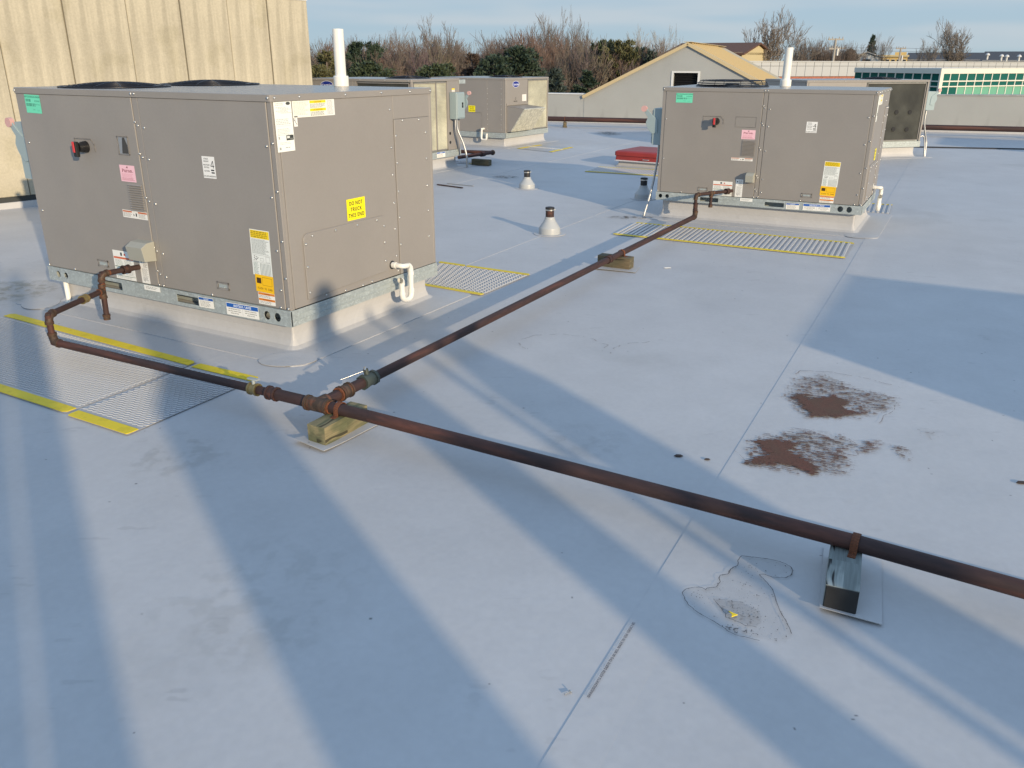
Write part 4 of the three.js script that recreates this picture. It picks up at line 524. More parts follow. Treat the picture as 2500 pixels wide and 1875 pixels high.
// ---------------------------------------------------------------- rusty gas line
const LINE = {};
const locA = (x, y, z) => V(posA.x, 0, posA.z).addScaledVector(uA, x).addScaledVector(wA, -z).setY(y), locB = (x, y, z) => V(posB.x, 0, posB.z).addScaledVector(uB, x).addScaledVector(wB, -z).setY(y);
{
  const t = thing('gas_pipe', 'rusty brown gas pipe with elbows, tees and a branch on timber blocks', 'pipe');
  const pipe = (a, b, r, m = M.rust) => { const l = a.distanceTo(b), g = tube(a, b, r, 18); const uv = g.attributes.uv; for (let i = 0; i < uv.count; i++) uv.setXY(i, uv.getX(i) * 0.35, uv.getY(i) * l * 0.6 + a.x); return mesh('pipe', g, m, t); };
  const collar = (p, d, r, l, m = M.fitting, name = 'coupling') => mesh(name, merge([tube(p.clone().addScaledVector(d, -l / 2), p.clone().addScaledVector(d, l / 2), r, 16), tube(p.clone().addScaledVector(d, -l / 2), p.clone().addScaledVector(d, -l / 2 + 0.010), r * 1.13, 16), tube(p.clone().addScaledVector(d, l / 2 - 0.010), p.clone().addScaledVector(d, l / 2), r * 1.13, 16)]), m, t);
  const elbow = (c, d1, d2, r, R) => { const a = c.clone().addScaledVector(d1, R), b = c.clone().addScaledVector(d2, R); mesh('elbow', merge([bend(a, c, b, r * 1.22, 14, 14), tube(a.clone().addScaledVector(d1, -0.008), a.clone().addScaledVector(d1, 0.006), r * 1.36, 16), tube(b.clone().addScaledVector(d2, -0.008), b.clone().addScaledVector(d2, 0.006), r * 1.36, 16)]), M.fitting, t); };
  const dir = (a, b) => b.clone().sub(a).normalize();
  const ring = (p, d, r) => mesh('rust_ring', tube(p.clone().addScaledVector(d, -0.004), p.clone().addScaledVector(d, 0.005), r * 1.06, 16), M.rustOrange, t);
  const r1 = 0.0165, r2 = 0.0205, r3 = 0.0275, r4 = 0.0255;
  // drop from the two-fan unit
  const a0 = locA(0.966, 0.356, 0.004), a1 = locA(0.942, 0.360, 0.260), a2 = locA(0.940, 0.256, 0.266), a3 = locA(0.939, 0.074, 0.267), aEl = locA(1.200, 0.272, 0.784);
  const up = V(0, 1, 0), dn = V(0, -1, 0);
  pipe(a0, a1, r1); elbow(a1, dir(a1, a0), dn, r1, 0.04); pipe(a1, a3, r1); collar(locA(0.958, 0.358, 0.095), dir(a0, a1), r1 * 1.5, 0.045, M.rust, 'union'); ring(locA(0.948, 0.359, 0.205), dir(a0, a1), r1); ring(a1.clone().addScaledVector(up, -0.062), up, r1); ring(a1.clone().addScaledVector(up, -0.078), up, r1);
  mesh('tee', merge([tube(a2.clone().addScaledVector(up, 0.042), a2.clone().addScaledVector(up, -0.042), r1 * 1.28, 16), tube(a2.clone().addScaledVector(up, -0.046), a2.clone().addScaledVector(up, -0.034), r1 * 1.45, 16), tube(a2, a2.clone().addScaledVector(dir(a2, aEl), 0.036), r1 * 1.3, 16)]), M.fitting, t);
  ring(a2.clone().addScaledVector(dir(a2, aEl), 0.040), dir(a2, aEl), r1 * 1.12); mesh('pipe_cap', merge([tube(a3.clone().addScaledVector(up, 0.03), a3, r1 * 1.25, 16), tube(a3.clone().addScaledVector(up, 0.034), a3.clone().addScaledVector(up, 0.022), r1 * 1.4, 16)]), M.fitting, t);
  pipe(a2, aEl, r1); collar(a2.clone().lerp(aEl, 0.36), dir(a2, aEl), r1 * 1.4, 0.05, M.brass, 'union'); elbow(aEl, dir(aEl, a2), dn, r1 * 1.05, 0.045);
  const m0 = locA(1.202, 0.118, 0.783); pipe(aEl, m0, r1 * 1.05);
  // main run along the front of the unit and on to the timber blocks
  const m1 = sv(-1.135, -3.895, 0.121), m2 = sv(-0.900, -3.760, 0.121), m3 = sv(-0.637, -3.622, 0.121), m4 = sv(1.147, -2.566, 0.121), m5 = m4.clone().lerp(sv(1.60, -2.276, 0.121), 4.5);
  const dm = dir(m0, m1), dm2 = dir(m3, m4); elbow(m0, up, dm, r1 * 1.1, 0.048);
  pipe(m0, m1, r2); pipe(m1, m3, r3 * 0.98);
  collar(m1.clone().addScaledVector(dm, -0.13), dm, r2 * 1.35, 0.05, M.brass, 'valve'); mesh('valve_handle', merge([tube(m1.clone().addScaledVector(dm, -0.13).add(V(0, 0.02, 0)), m1.clone().addScaledVector(dm, -0.13).add(V(0, 0.048, 0)), 0.009), cbox(-0.03, 0.03, 0, 0.008, -0.012, 0.012, 0.002).rotateY(-0.5).translate(m1.x - 0.13 * dm.x, 0.168, m1.z - 0.13 * dm.z)]), M.galv, t);
  collar(m1.clone().addScaledVector(dm, -0.012), dm, r3 * 1.12, 0.055, M.rust, 'reducer');
  const br = dir(sv(-0.9, -3.770), sv(0.82, -6.846));
  mesh('tee', merge([tube(m2.clone().addScaledVector(dm, -0.062), m2.clone().addScaledVector(dm, 0.062), r3 * 1.2, 18), tube(m2.clone().addScaledVector(dm, -0.064), m2.clone().addScaledVector(dm, -0.05), r3 * 1.34, 18), tube(m2.clone().addScaledVector(dm, 0.05), m2.clone().addScaledVector(dm, 0.064), r3 * 1.34, 18), tube(m2, m2.clone().addScaledVector(br, 0.06), r3 * 1.2, 18)]), M.fitting, t); ring(m2.clone().addScaledVector(dm, 0.067), dm, r3);
  pipe(m3, m4, r3); pipe(m4, m5, r3 * 1.02);
  LINE.main = [m3, m4, r3]; LINE.east = [m4, m5, r3]; LINE.branch = [m2.clone().addScaledVector(br, 0.40), sv(0.835, -6.872, 0.121), r4 * 0.94];
  // branch to the caged-fan unit
  const b0 = m2, b1 = m2.clone().addScaledVector(br, 0.40), b2 = sv(0.835, -6.872, 0.121), b3 = locB(0.580, 0.125, 0.511), b4 = locB(0.573, 0.340, 0.512), b5 = locB(0.806, 0.332, 0.006);
  pipe(b0, b1, r3 * 0.95); collar(m2.clone().addScaledVector(br, 0.185), br, r3 * 1.22, 0.07, M.fitting, 'reducer'); ring(m2.clone().addScaledVector(br, 0.142), br, r3 * 1.2);
  const vv = m2.clone().addScaledVector(br, 0.365); mesh('valve', merge([tube(vv.clone().addScaledVector(br, -0.045), vv.clone().addScaledVector(br, 0.045), r4 * 1.25, 12), tube(vv.clone().addScaledVector(br, -0.048), vv.clone().addScaledVector(br, -0.03), r4 * 1.5, 8), tube(vv.clone().addScaledVector(br, 0.03), vv.clone().addScaledVector(br, 0.048), r4 * 1.5, 8), tube(vv, vv.clone().add(V(-0.012, 0.055, -0.004)), 0.013, 10)]), M.valve, t);
  mesh('valve_handle', merge([curve([vv.clone().add(V(-0.02, 0.055, -0.02)), vv.clone().add(V(-0.012, 0.062, 0)), vv.clone().add(V(-0.01, 0.058, 0.03))], 0.006, 8, 6), tube(vv.clone().add(V(-0.02, 0.052, 0.02)), vv.clone().add(V(-0.12, 0.028, 0.075)), 0.0025, 6)]), M.steel, t);
  pipe(b1, b2, r4 * 0.94); pipe(b2, b3, r4 * 0.94); collar(b2.clone().addScaledVector(br, -0.18), br, r4 * 1.12, 0.06, M.rust, 'coupling');
  elbow(b3, dir(b3, b2), up, r4 * 0.8, 0.05); pipe(b3, b4, r1); collar(b3.clone().lerp(b4, 0.45), up, r1 * 1.35, 0.07, M.rust, 'union'); elbow(b4, dn, dir(b4, b5), r1, 0.04); pipe(b4, b5, r1);
  const bt = b4.clone().lerp(b5, 0.42); mesh('tee', merge([tube(bt.clone().addScaledVector(dir(b4, b5), -0.035), bt.clone().addScaledVector(dir(b4, b5), 0.035), r1 * 1.3, 14), tube(bt, bt.clone().add(V(0, -0.04, 0)), r1 * 1.3, 14)]), M.fitting, t); pipe(bt, bt.clone().add(V(0, -0.13, 0)), r1 * 0.9); mesh('pipe_cap', tube(bt.clone().add(V(0, -0.115, 0)), bt.clone().add(V(0, -0.142, 0)), r1 * 1.25, 14), M.fitting, t); collar(b4.clone().lerp(b5, 0.86), dir(b4, b5), r1 * 1.6, 0.05, M.rust, 'union');
}
// ---------------------------------------------------------------- timber blocks under the pipe, each on a loose square of membrane
function timber(label, x, z, az, len, wid, hgt, mat, endMat, strap) {
  const sp = sv(x, z); x = sp.x; z = sp.z; const t = thing('timber_block', label, 'timber block', [x, 0.007, z], -az);
  const g = new THREE.BoxGeometry(wid, hgt, len, 8, 8, 20), p = g.attributes.position, r = rng(Math.floor((x + 10) * 1000));
  for (let i = 0; i < p.count; i++) { const X = p.getX(i), Y = p.getY(i), Z = p.getZ(i), n = fbm(X * 40 + 50, Z * 12 + Y * 40 + 50, 997, 3, 601) - 0.5, ed = (Math.abs(X) > wid * 0.49 ? 1 : 0) + (Math.abs(Y) > hgt * 0.49 ? 1 : 0) + (Math.abs(Z) > len * 0.49 ? 1 : 0), k = 1 + 0.016 * n - (ed > 1 ? 0.018 : 0); p.setXYZ(i, X * k, Y > 0 ? Y * k : Y, Z * (ed > 1 ? 0.994 : 1)); }
  g.computeVertexNormals(); const gg = g.toNonIndexed(); gg.translate(0, hgt / 2, 0); { const pp = gg.attributes.position, nn = gg.attributes.normal, uv = gg.attributes.uv; for (let i = 0; i < pp.count; i++) { const side = Math.abs(nn.getX(i)) > 0.6, end = Math.abs(nn.getZ(i)) > 0.6; uv.setXY(i, end ? pp.getX(i) * 3 : pp.getZ(i) * 1.5, (side ? pp.getY(i) : end ? pp.getY(i) : pp.getX(i)) * 2 + (end ? 0.3 : 0)); } }
  mesh('block', gg, mat, t); if (endMat) mesh('charred_end', cbox(-wid / 2 + 0.001, wid / 2 - 0.001, 0.002, hgt - 0.003, len / 2 - 0.012, len / 2 + 0.002, 0.003), endMat, t);
  if (strap) {        // band bent over the pipe, its feet nailed to the block
    const [a, b, pr] = LINE[strap], d = b.clone().sub(a).normalize(), c = V(x, a.y, z), k = c.sub(a).dot(d), q = a.clone().addScaledVector(d, k + 0.012), full = [[pr + 0.030, -0.024], [pr + 0.005, -0.024]]; for (let i = 0; i <= 10; i++) { const an = Math.PI * (i / 10); full.push([Math.cos(an) * (pr + 0.004), Math.sin(an) * (pr + 0.004)]); } full.push([-pr - 0.005, -0.024], [-pr - 0.030, -0.024]);
    const list = []; for (let i = 0; i + 1 < full.length; i++) { const [p0, p1] = full[i], [p2, p3] = full[i + 1], l = Math.hypot(p2 - p0, p3 - p1); list.push(box(0, l, -0.0016, 0.0016, -0.012, 0.012).rotateZ(Math.atan2(p3 - p1, p2 - p0)).translate(p0, p1, 0)); }
    t.updateMatrixWorld(true); const g2 = merge(list).rotateY(Math.atan2(d.x, d.z)).translate(q.x, q.y, q.z).applyMatrix4(t.matrixWorld.clone().invert()); mesh('pipe_strap', g2, M.rustOrange, t);
  }
}
function slipSheet(label, pts, lift) {
  const N = 14, pos = [], [a, b, c, d] = pts.map(([x, z]) => sv(x, z)), P = (u, v) => { const p = a.clone().lerp(b, u).lerp(d.clone().lerp(c, u), v); p.y = 0.0045 + lift * Math.pow(Math.max(0, 1 - v * 2.2), 2) * (0.35 + 0.65 * (1 - u)) + 0.0006; return p; };
  for (const top of [0.0022, 0]) for (let i = 0; i < N; i++) for (let j = 0; j < N; j++) { const q = [P(i / N, j / N), P((i + 1) / N, j / N), P((i + 1) / N, (j + 1) / N), P(i / N, (j + 1) / N)].map((p) => [p.x, p.y + top, p.z]); pos.push(...q[0], ...q[1], ...q[2], ...q[0], ...q[2], ...q[3]); }
  const edge = (f) => { for (let i = 0; i < N; i++) { const p = f(i / N), q = f((i + 1) / N), T2 = 0.0022; pos.push(p.x, p.y, p.z, q.x, q.y, q.z, q.x, q.y + T2, q.z, p.x, p.y, p.z, q.x, q.y + T2, q.z, p.x, p.y + T2, p.z); } }; edge((u) => P(u, 0)); edge((u) => P(u, 1)); edge((v) => P(0, v)); edge((v) => P(1, v));
  const g = new THREE.BufferGeometry(); g.setAttribute('position', new THREE.Float32BufferAttribute(pos, 3)); planarUV(g); g.computeVertexNormals(); tag(mesh('slip_sheet', g, std({ map: roofMap, roughness: 0.5, side: THREE.DoubleSide })), label, 'membrane sheet', 'membrane squares under the timber blocks');
}
const pipeAz = Math.PI / 2 - Math.atan2(1.056, 1.784);
timber('greenish weathered timber block under the pipe tee', -0.800, -3.706, 0.50, 0.30, 0.098, 0.088, M.woodGreen, null, 'main');
timber('brown timber block under the branch pipe near the slotted walkway pad', 0.835, -6.962, 0.50 + Math.PI / 2, 0.28, 0.10, 0.09, M.woodBrown, null, 'branch');
timber('grey cracked timber block with a black charred end under the main pipe', 1.098, -2.480, 0.40, 0.31, 0.098, 0.088, M.woodGrey, M.woodChar, 'main');
slipSheet('square of membrane with a curled corner under the greenish block', [[-0.985, -3.592], [-0.828, -3.490], [-0.630, -3.800], [-0.800, -3.905]], 0.020);
slipSheet('square of membrane under the brown block of the branch pipe', [[0.66, -6.88], [0.97, -6.76], [1.03, -6.96], [0.72, -7.10]], 0.006);
slipSheet('square of membrane under the charred block', [[0.978, -2.340], [1.148, -2.262], [1.296, -2.640], [1.120, -2.722]], 0.012);

// ---------------------------------------------------------------- walkway pads
function pad(label, P, opt) {         // P: four ground corners a (front-left) b (front-right) c (back-right) d (back-left)
  const [a, b, c, d] = P.map(([x, z]) => sv(x, z)), t = thing('walkway_pad', label, 'walkway pad', [a.x, 0, a.z], 0), L = (u, v) => a.clone().lerp(b, u).lerp(d.clone().lerp(c, u), v).sub(a);
  const wU = a.distanceTo(b), wV = a.distanceTo(d), e1 = b.clone().sub(a).normalize(), ang = Math.atan2(-e1.z, e1.x);
  const corners = [L(0, 0), L(1, 0), L(1, 1), L(0, 1)]; mesh('pad_sheet', polySheet(corners.map((p) => [p.x, p.z]), 0.0043, 0.0065), M.padGrey, t);
  const y = 0.0065;
  if (opt.kind === 'ribs') { const n = Math.round(wU / 0.047); for (let i = 0; i < n; i++) { const p = L((i + 0.5) / n, opt.m ?? 0.07), q = L((i + 0.5 + (opt.skew ?? 0)) / n, 1 - (opt.m ?? 0.07)), l = p.distanceTo(q); mesh('rib', boxUV(cbox(0, l, 0, 0.008, -0.0115, 0.0115, 0.002)).rotateY(Math.atan2(-(q.z - p.z), q.x - p.x)).translate(p.x, y, p.z), M.padRib, t); } }
  else { const nu = Math.round(wU / 0.036), nv = Math.round(wV / 0.023), r = rng(7), bar = cbox(-0.0135, 0.0135, 0, 0.0045, -0.0045, 0.0045, 0.0018); const im = new THREE.InstancedMesh(bar, M.padRib, nu * nv); let k = 0; const m = new THREE.Matrix4(), qn = new THREE.Quaternion();
    for (let j = 0; j < nv; j++) for (let i = 0; i < nu; i++) { const u = (i + 0.5 + (j % 2) * 0.5 - 0.25) / nu, v = mix(opt.m ?? 0.09, 1 - (opt.m ?? 0.09), (j + 0.5) / nv), p = L(Math.min(0.99, Math.max(0.01, u)), v); qn.setFromAxisAngle(V(0, 1, 0), ang + (opt.tilt ?? 0.32) * (opt.alt ? (j % 2 ? 1 : -1) : 1)); m.compose(V(p.x, y, p.z), qn, V(1, 1, 1)); im.setMatrixAt(k++, m); }
    im.name = 'tread_bars'; stuff(im); t.add(im); }
  for (const [u0, u1, side] of opt.strips) { const v0 = side ? 1 - opt.sw : 0, v1 = side ? 1 : opt.sw, cut = side ? 1 : 0; const q = cut ? [L(u0, v0), L(u1, v0), L(u1, v1 - 0.02), L(u1 - 0.014, v1), L(u0 + 0.014, v1), L(u0, v1 - 0.02)] : [L(u0 + 0.014, v0), L(u1 - 0.014, v0), L(u1, v0 + 0.02), L(u1, v1), L(u0, v1), L(u0, v0 + 0.02)]; mesh('yellow_strip', polySheet(q.map((p) => [p.x, p.z]), 0.0078, 0.0112), M.yellow, t); }
  for (const s of opt.cross ?? []) { const q = [L(s[0], 0), L(s[1], 0), L(s[1], 1), L(s[0], 1)]; mesh('yellow_strip', polySheet(q.map((p) => [p.x, p.z]), 0.0078, 0.0112), M.yellow, t); }
}
pad('grey tread pad with yellow edges, longer piece beside the two-fan unit', [[-3.72, -4.83], [-2.176, -3.925], [-1.780, -4.655], [-3.318, -5.60]], { kind: 'bars', sw: 0.075, m: 0.10, tilt: 0.30, strips: [[0.0, 1, 0], [0.0, 1, 1]] });
pad('grey tread pad with yellow edges, short piece beside the two-fan unit', [[-2.150, -3.895], [-1.770, -3.672], [-1.362, -4.412], [-1.752, -4.628]], { kind: 'bars', sw: 0.075, m: 0.10, tilt: 0.30, strips: [[0, 1, 0], [0, 1, 1]] });
pad('grey tread pad with yellow edges behind the duct end of the two-fan unit', [[-0.70, -6.385], [-0.222, -6.085], [0.142, -6.700], [-0.60, -7.125]], { kind: 'bars', sw: 0.055, m: 0.07, tilt: 0.6, alt: true, strips: [[0.05, 1, 0], [0, 0.30, 1], [0.32, 1, 1]] });
pad('ribbed grey pad with yellow edges in front of the caged-fan unit', [[0.950, -8.255], [2.800, -7.270], [3.105, -7.885], [1.255, -8.850]], { kind: 'ribs', sw: 0.06, m: 0.07, skew: -0.35, strips: [[0, 1, 0], [0, 1, 1]] });
pad('ribbed grey pad with yellow edges by the red hatch', [[1.02, -12.64], [2.25, -12.09], [2.45, -12.68], [1.27, -13.18]], { kind: 'ribs', sw: 0.07, m: 0.08, strips: [[0, 1, 0], [0, 1, 1]] });
pad('plain pale pad with yellow end strips before the hooded unit', [[0.08, -15.58], [0.66, -15.03], [1.06, -15.76], [0.48, -16.14]], { kind: 'ribs', sw: 0.04, m: 0.45, strips: [], cross: [[0.0, 0.09], [0.91, 1.0]] });
pad('ribbed grey pad beside the condensate trap of the caged-fan unit', [[3.80, -9.46], [4.02, -9.36], [4.28, -9.93], [4.05, -10.03]], { kind: 'ribs', sw: 0.06, m: 0.03, strips: [[0, 1, 1]] });
pad('pale pad by the disconnect conduit of the badged unit', [[-0.95, -13.62], [-0.42, -13.36], [-0.32, -13.58], [-0.86, -13.86]], { kind: 'ribs', sw: 0.1, m: 0.4, strips: [[0.55, 1, 0]] });

// ---------------------------------------------------------------- plumbing vents with sealed boots
function roofVent(label, x, z, h, pipeMat) {
  const sp = sv(x, z); x = sp.x; z = sp.z;
  const t = thing('roof_vent', label, 'roof vent', [x, 0, z], 0.3);
  mesh('flange', new THREE.CylinderGeometry(0.155, 0.158, 0.004, 40).translate(0, 0.0042, 0), M.flash, t);
  const P = [[0.108, 0.004], [0.106, 0.058], [0.102, 0.066], [0.101, 0.067], [0.084, 0.092], [0.083, 0.0925], [0.080, 0.096], [0.066, 0.118], [0.065, 0.1185], [0.062, 0.122], [0.052, 0.142], [0.048, 0.150], [0.050, 0.151], [0.050, 0.162], [0.040, 0.165]].map(([a, b]) => new THREE.Vector2(a * 0.98, b * h / 0.258));
  mesh('boot', new THREE.LatheGeometry(P, 36), std({ color: lin(0.42, 0.44, 0.45), roughness: 0.38 }), t);
  mesh('pipe', new THREE.CylinderGeometry(0.041, 0.041, h * 0.42, 28).translate(0, h * 0.78, 0), pipeMat, t);
  mesh('clamp', merge([new THREE.CylinderGeometry(0.0445, 0.0445, 0.012, 28, 1, true).translate(0, h * 0.895, 0), new THREE.CylinderGeometry(0.046, 0.046, 0.012, 28, 1, true).translate(0, h * 0.60, 0), box(0.040, 0.052, h * 0.88, h * 0.91, -0.008, 0.008)]), M.steel, t);
  mesh('cap', new THREE.LatheGeometry([[0.001, h * 1.0], [0.030, h * 1.0], [0.043, h * 0.985], [0.0445, h * 0.97], [0.0435, h * 0.905], [0.041, h * 0.9]].map(([a, b]) => new THREE.Vector2(a, b)), 28), M.rubber, t);
}
roofVent('capped brown vent pipe in a grey boot, standing in the sun', 0.354, -8.30, 0.262, M.rust);
roofVent('capped dark vent pipe in a grey boot on the shaded roof, out in the open', 0.183, -11.12, 0.235, M.rubber);
roofVent('capped dark vent pipe in a grey boot close to the caged-fan unit', 1.529, -10.35, 0.255, M.rubber);

// ---------------------------------------------------------------- red hatch
{
  const t = thing('roof_hatch', 'low red roof hatch on a grey curb behind the caged-fan unit', 'roof hatch', [1.66, 0, -13.88], -0.60);
  mesh('curb', planarUV(loftRect(0.03, 1.07, -0.82, -0.03, [[0.06, 0.002], [0.02, 0.02], [0, 0.05], [0, 0.085]], 0.02, true)), M.flash, t);
  mesh('rim', loftRect(0, 1.1, -0.85, 0, [[0.03, 0.082], [0.035, 0.088], [0.012, 0.10]], 0.02), M.trimWhite, t);
  mesh('lid_base', loftRect(0, 1.1, -0.85, 0, [[0.0, 0.098], [0.010, 0.098], [0.004, 0.165], [0.0, 0.165]], 0.02), M.hatchRed, t);
  mesh('lid', loftRect(0, 1.1, -0.85, 0, [[0.004, 0.168], [0.022, 0.168], [0.022, 0.222], [0.012, 0.232], [-0.08, 0.245]], 0.02), M.hatchRed, t);
  mesh('handle', curve([V(0.5, 0.13, 0.012), V(0.5, 0.13, 0.05), V(0.6, 0.13, 0.05), V(0.6, 0.13, 0.012)], 0.006, 20, 6), M.steel, t);
}
// ---------------------------------------------------------------- loose things on the roof
tag(mesh('metal_strip', boxUV(cbox(-0.24, 0.24, 0.005, 0.016, -0.014, 0.014, 0.002)).rotateY(-0.72).translate(-0.84, 0, -11.42), M.rust), 'loose brown metal strip lying flat behind the two-fan unit', 'metal strip');
tag(mesh('metal_strip', boxUV(cbox(-0.22, 0.22, 0.005, 0.014, -0.011, 0.011, 0.002)).rotateY(-0.57).translate(-0.71, 0, -11.58), M.conduit), 'loose grey metal strip lying beside the brown one', 'metal strip');
function flake(name, label, cat, x, z, pts, y, mat, group) { const sp = sv(x, z); x = sp.x; z = sp.z; tag(mesh(name, new THREE.ExtrudeGeometry(new THREE.Shape(pts.map(([a, b]) => new THREE.Vector2(a, b))), { depth: 0.002, bevelEnabled: true, bevelSize: 0.0006, bevelThickness: 0.0006, bevelSegments: 1 }).rotateX(-Math.PI / 2 + 0.08).translate(x, y, z), mat), label, cat, group); }
flake('plastic_chip', 'small bright yellow three-cornered chip inside the puddle stain', 'chip', 0.700, -2.318, [[-0.011, 0.012], [0.012, -0.004], [-0.008, -0.013], [-0.004, -0.001]], 0.0075, M.yellow);
const leafM = std({ color: lin(0.05, 0.032, 0.025), roughness: 0.8 });
for (const [x, z, s] of [[0.729, -3.467, 1], [0.848, -3.433, 0.65], [2.099, -3.221, 1.1]]) flake('dry_leaf', 'small dark dry leaf lying on the grey membrane', 'leaf', x, z, [[-0.018, 0.0], [-0.006, 0.011], [0.012, 0.009], [0.02, -0.002], [0.006, -0.008], [-0.01, -0.006]].map(([a, b]) => [a * s, b * s]), 0.0035, leafM, 'dry leaves on the roof');
flake('plastic_scrap', 'white scrap lying near the brown timber block', 'scrap', 1.25, -6.93, [[-0.03, 0.006], [0.02, 0.012], [0.03, 0], [-0.02, -0.006]], 0.004, M.pvc);
{ const t = thing('loose_screw', 'tiny steel screw lying near the printed lap line', 'screw', [sv(0.164, -1.966).x, 0.0045, sv(0.164, -1.966).z], 0.6); mesh('shank', new THREE.CylinderGeometry(0.0022, 0.0014, 0.02, 8).rotateZ(1.5).translate(-0.01, 0, 0), M.conduit, t); mesh('head', new THREE.CylinderGeometry(0.005, 0.005, 0.003, 12).rotateZ(1.5), M.steel, t); }

// ---------------------------------------------------------------- rusty pipe by the parapet, black cable, gas stub at the badged unit
{
  const t = thing('parapet_pipe', 'long rusty pipe on short stands along the parapet', 'pipe'), a = along(-2, 0.20, 1.98), b = along(14, 0.20, 1.31);
  const g = tube(a, b, 0.060, 18); const uv = g.attributes.uv; for (let i = 0; i < uv.count; i++) uv.setXY(i, uv.getX(i), uv.getY(i) * 6); mesh('pipe', g, M.rust, t);
  for (const s of [0.19, 0.5, 0.86]) { const p = a.clone().lerp(b, s); mesh('stand', merge([box(-0.04, 0.04, 0.002, 0.13, -0.09, 0.09), box(-0.05, 0.05, 0.002, 0.03, -0.14, 0.14)]).translate(p.x, 0, p.z), M.woodBrown, t); mesh('strap', new THREE.TorusGeometry(0.063, 0.006, 6, 24).rotateY(Math.PI / 2 - 0.29).translate(p.x, p.y, p.z), M.rustOrange, t); }
}
tag(mesh('black_cable', curve([V(6.4, 0.018, -17.37), V(7.884, 0.018, -17.078), V(9.858, 0.018, -16.69), V(13, 0.018, -16.07)], 0.013, 40, 8), M.rubber), 'straight black line laid on the roof past the dark-coil unit', 'cable');
{
  const t = thing('gas_stub', 'short rusty pipe loop on a block beside the badged unit', 'pipe'), r = 0.03, P = (x, y) => { const q = gp(750 + x * 0.27125, y * 0.27125, 0.17); return q; };
  const p0 = sv(-0.80, -13.75, 0.155), p1 = sv(-0.30, -13.62, 0.155), p2 = sv(-0.78, -13.05, 0.15);
  mesh('pipe', merge([tube(p0, p1, r), tube(p1, p2, r * 0.9)]), M.rust, t); mesh('elbow', new THREE.SphereGeometry(r * 1.45, 14, 10).translate(p1.x, p1.y, p1.z), M.fitting, t); mesh('union', tube(p1.clone().lerp(p2, 0.25), p1.clone().lerp(p2, 0.36), r * 1.35), M.rust, t);
  timber('low dark timber block under the short pipe loop', -0.46, -13.34, 0.5 + Math.PI / 2, 0.32, 0.10, 0.09, M.woodBrown, null, null);
}
// ---------------------------------------------------------------- concrete tower
{
  const p0 = V(-7.25, 0, -7.98), p1 = V(-2.81, 0, -12.48), d = p1.clone().sub(p0), len = d.length(); d.normalize(); const yaw = Math.atan2(-d.z, d.x), H = far(748, 6, 12.8).y + 0.02;
  const t = thing('concrete_tower', 'beige ribbed concrete penthouse wall rising above the two-fan unit', 'building', [p0.x, 0, p0.z], yaw);
  const cuts = []; { const n = V(-d.z, 0, d.x); for (const px of [170, 322, 452, 565, 661]) { const r = ray(px, 120), k = (p0.x * n.x + p0.z * n.z) / (r.x * n.x + r.z * n.z); cuts.push(V(r.x * k, 0, r.z * k).sub(p0).dot(d)); } }
  const step = cuts[1] - cuts[0]; let first = cuts[0]; while (first - step > 0.1) { first -= step; cuts.unshift(first); } const xs = [0, ...cuts, len];
  for (let i = 0; i + 1 < xs.length; i++) { const off = i % 2 ? 0.014 : 0.0; mesh('wall_panel', boxUV(cbox(xs[i] + 0.005, xs[i + 1] - 0.005, 0.13, H, -0.16, off, 0.006)), M.concrete, t); }
  mesh('joint_backing', box(0.02, len - 0.02, 0.13, H - 0.02, -0.18, -0.03), std({ color: lin(0.33, 0.30, 0.24), roughness: 0.9 }), t);
  mesh('side_wall', boxUV(box(len - 0.16, len - 0.001, 0.0, H - 0.001, -4.4, -0.161)), M.concrete, t); mesh('far_wall', boxUV(box(0, len - 0.161, 0, H - 0.001, -4.4, -4.2)), M.concrete, t); mesh('far_side_wall', boxUV(box(0, 0.16, 0, H - 0.001, -4.2, -0.181)), M.concrete, t);
  mesh('roof_slab', box(0.0, len, H + 0.0005, H + 0.04, -4.4, 0.02), M.trimWhite, t);
  mesh('base_flashing', merge([box(0, len, 0.07, 0.13, -0.17, -0.012)]), M.darkStrip, t); mesh('base_upstand', boxUV(box(0, len + 0.01, 0.0005, 0.07, -0.18, 0.02)), M.flash, t);
}
// ---------------------------------------------------------------- parapet and gable
const yawP = Math.atan2(-PD.z, PD.x);
{
  const t = thing('parapet', 'long pale grey parapet wall at the roof edge with a metal coping', 'wall', [PA.x, 0, PA.z], yawP), s0 = -22, s1 = 26;
  const hAt = (s) => 0.722 + 0.0115 * s, sh = new THREE.Shape(); sh.moveTo(s0, 0); sh.lineTo(s1, 0); sh.lineTo(s1, hAt(s1)); sh.lineTo(0, hAt(0)); sh.lineTo(s0, hAt(0)); sh.closePath();
  mesh('wall', boxUV(new THREE.ExtrudeGeometry(sh, { depth: 0.28, bevelEnabled: false }).translate(0, 0, -0.28)), M.stucco, t);
  const cap = (a, b) => { const l = Math.hypot(b - a, hAt(b) - hAt(Math.max(0, a))); return boxUV(cbox(0, l, 0.0, 0.028, -0.31, 0.022, 0.004)).rotateZ(Math.atan2(hAt(Math.max(0, b)) - hAt(Math.max(0, a)), b - a)).translate(a, hAt(Math.max(0, a)) - 0.006, 0); };
  mesh('coping', cap(-22, 0.98), M.trimWhite, t); mesh('coping', cap(6.42, 26), M.stucco, t);
  mesh('base_flashing', planarUV(new THREE.BoxGeometry(48, 0.10, 0.012).translate(2, 0.05, 0.007)), M.flash, t);
}
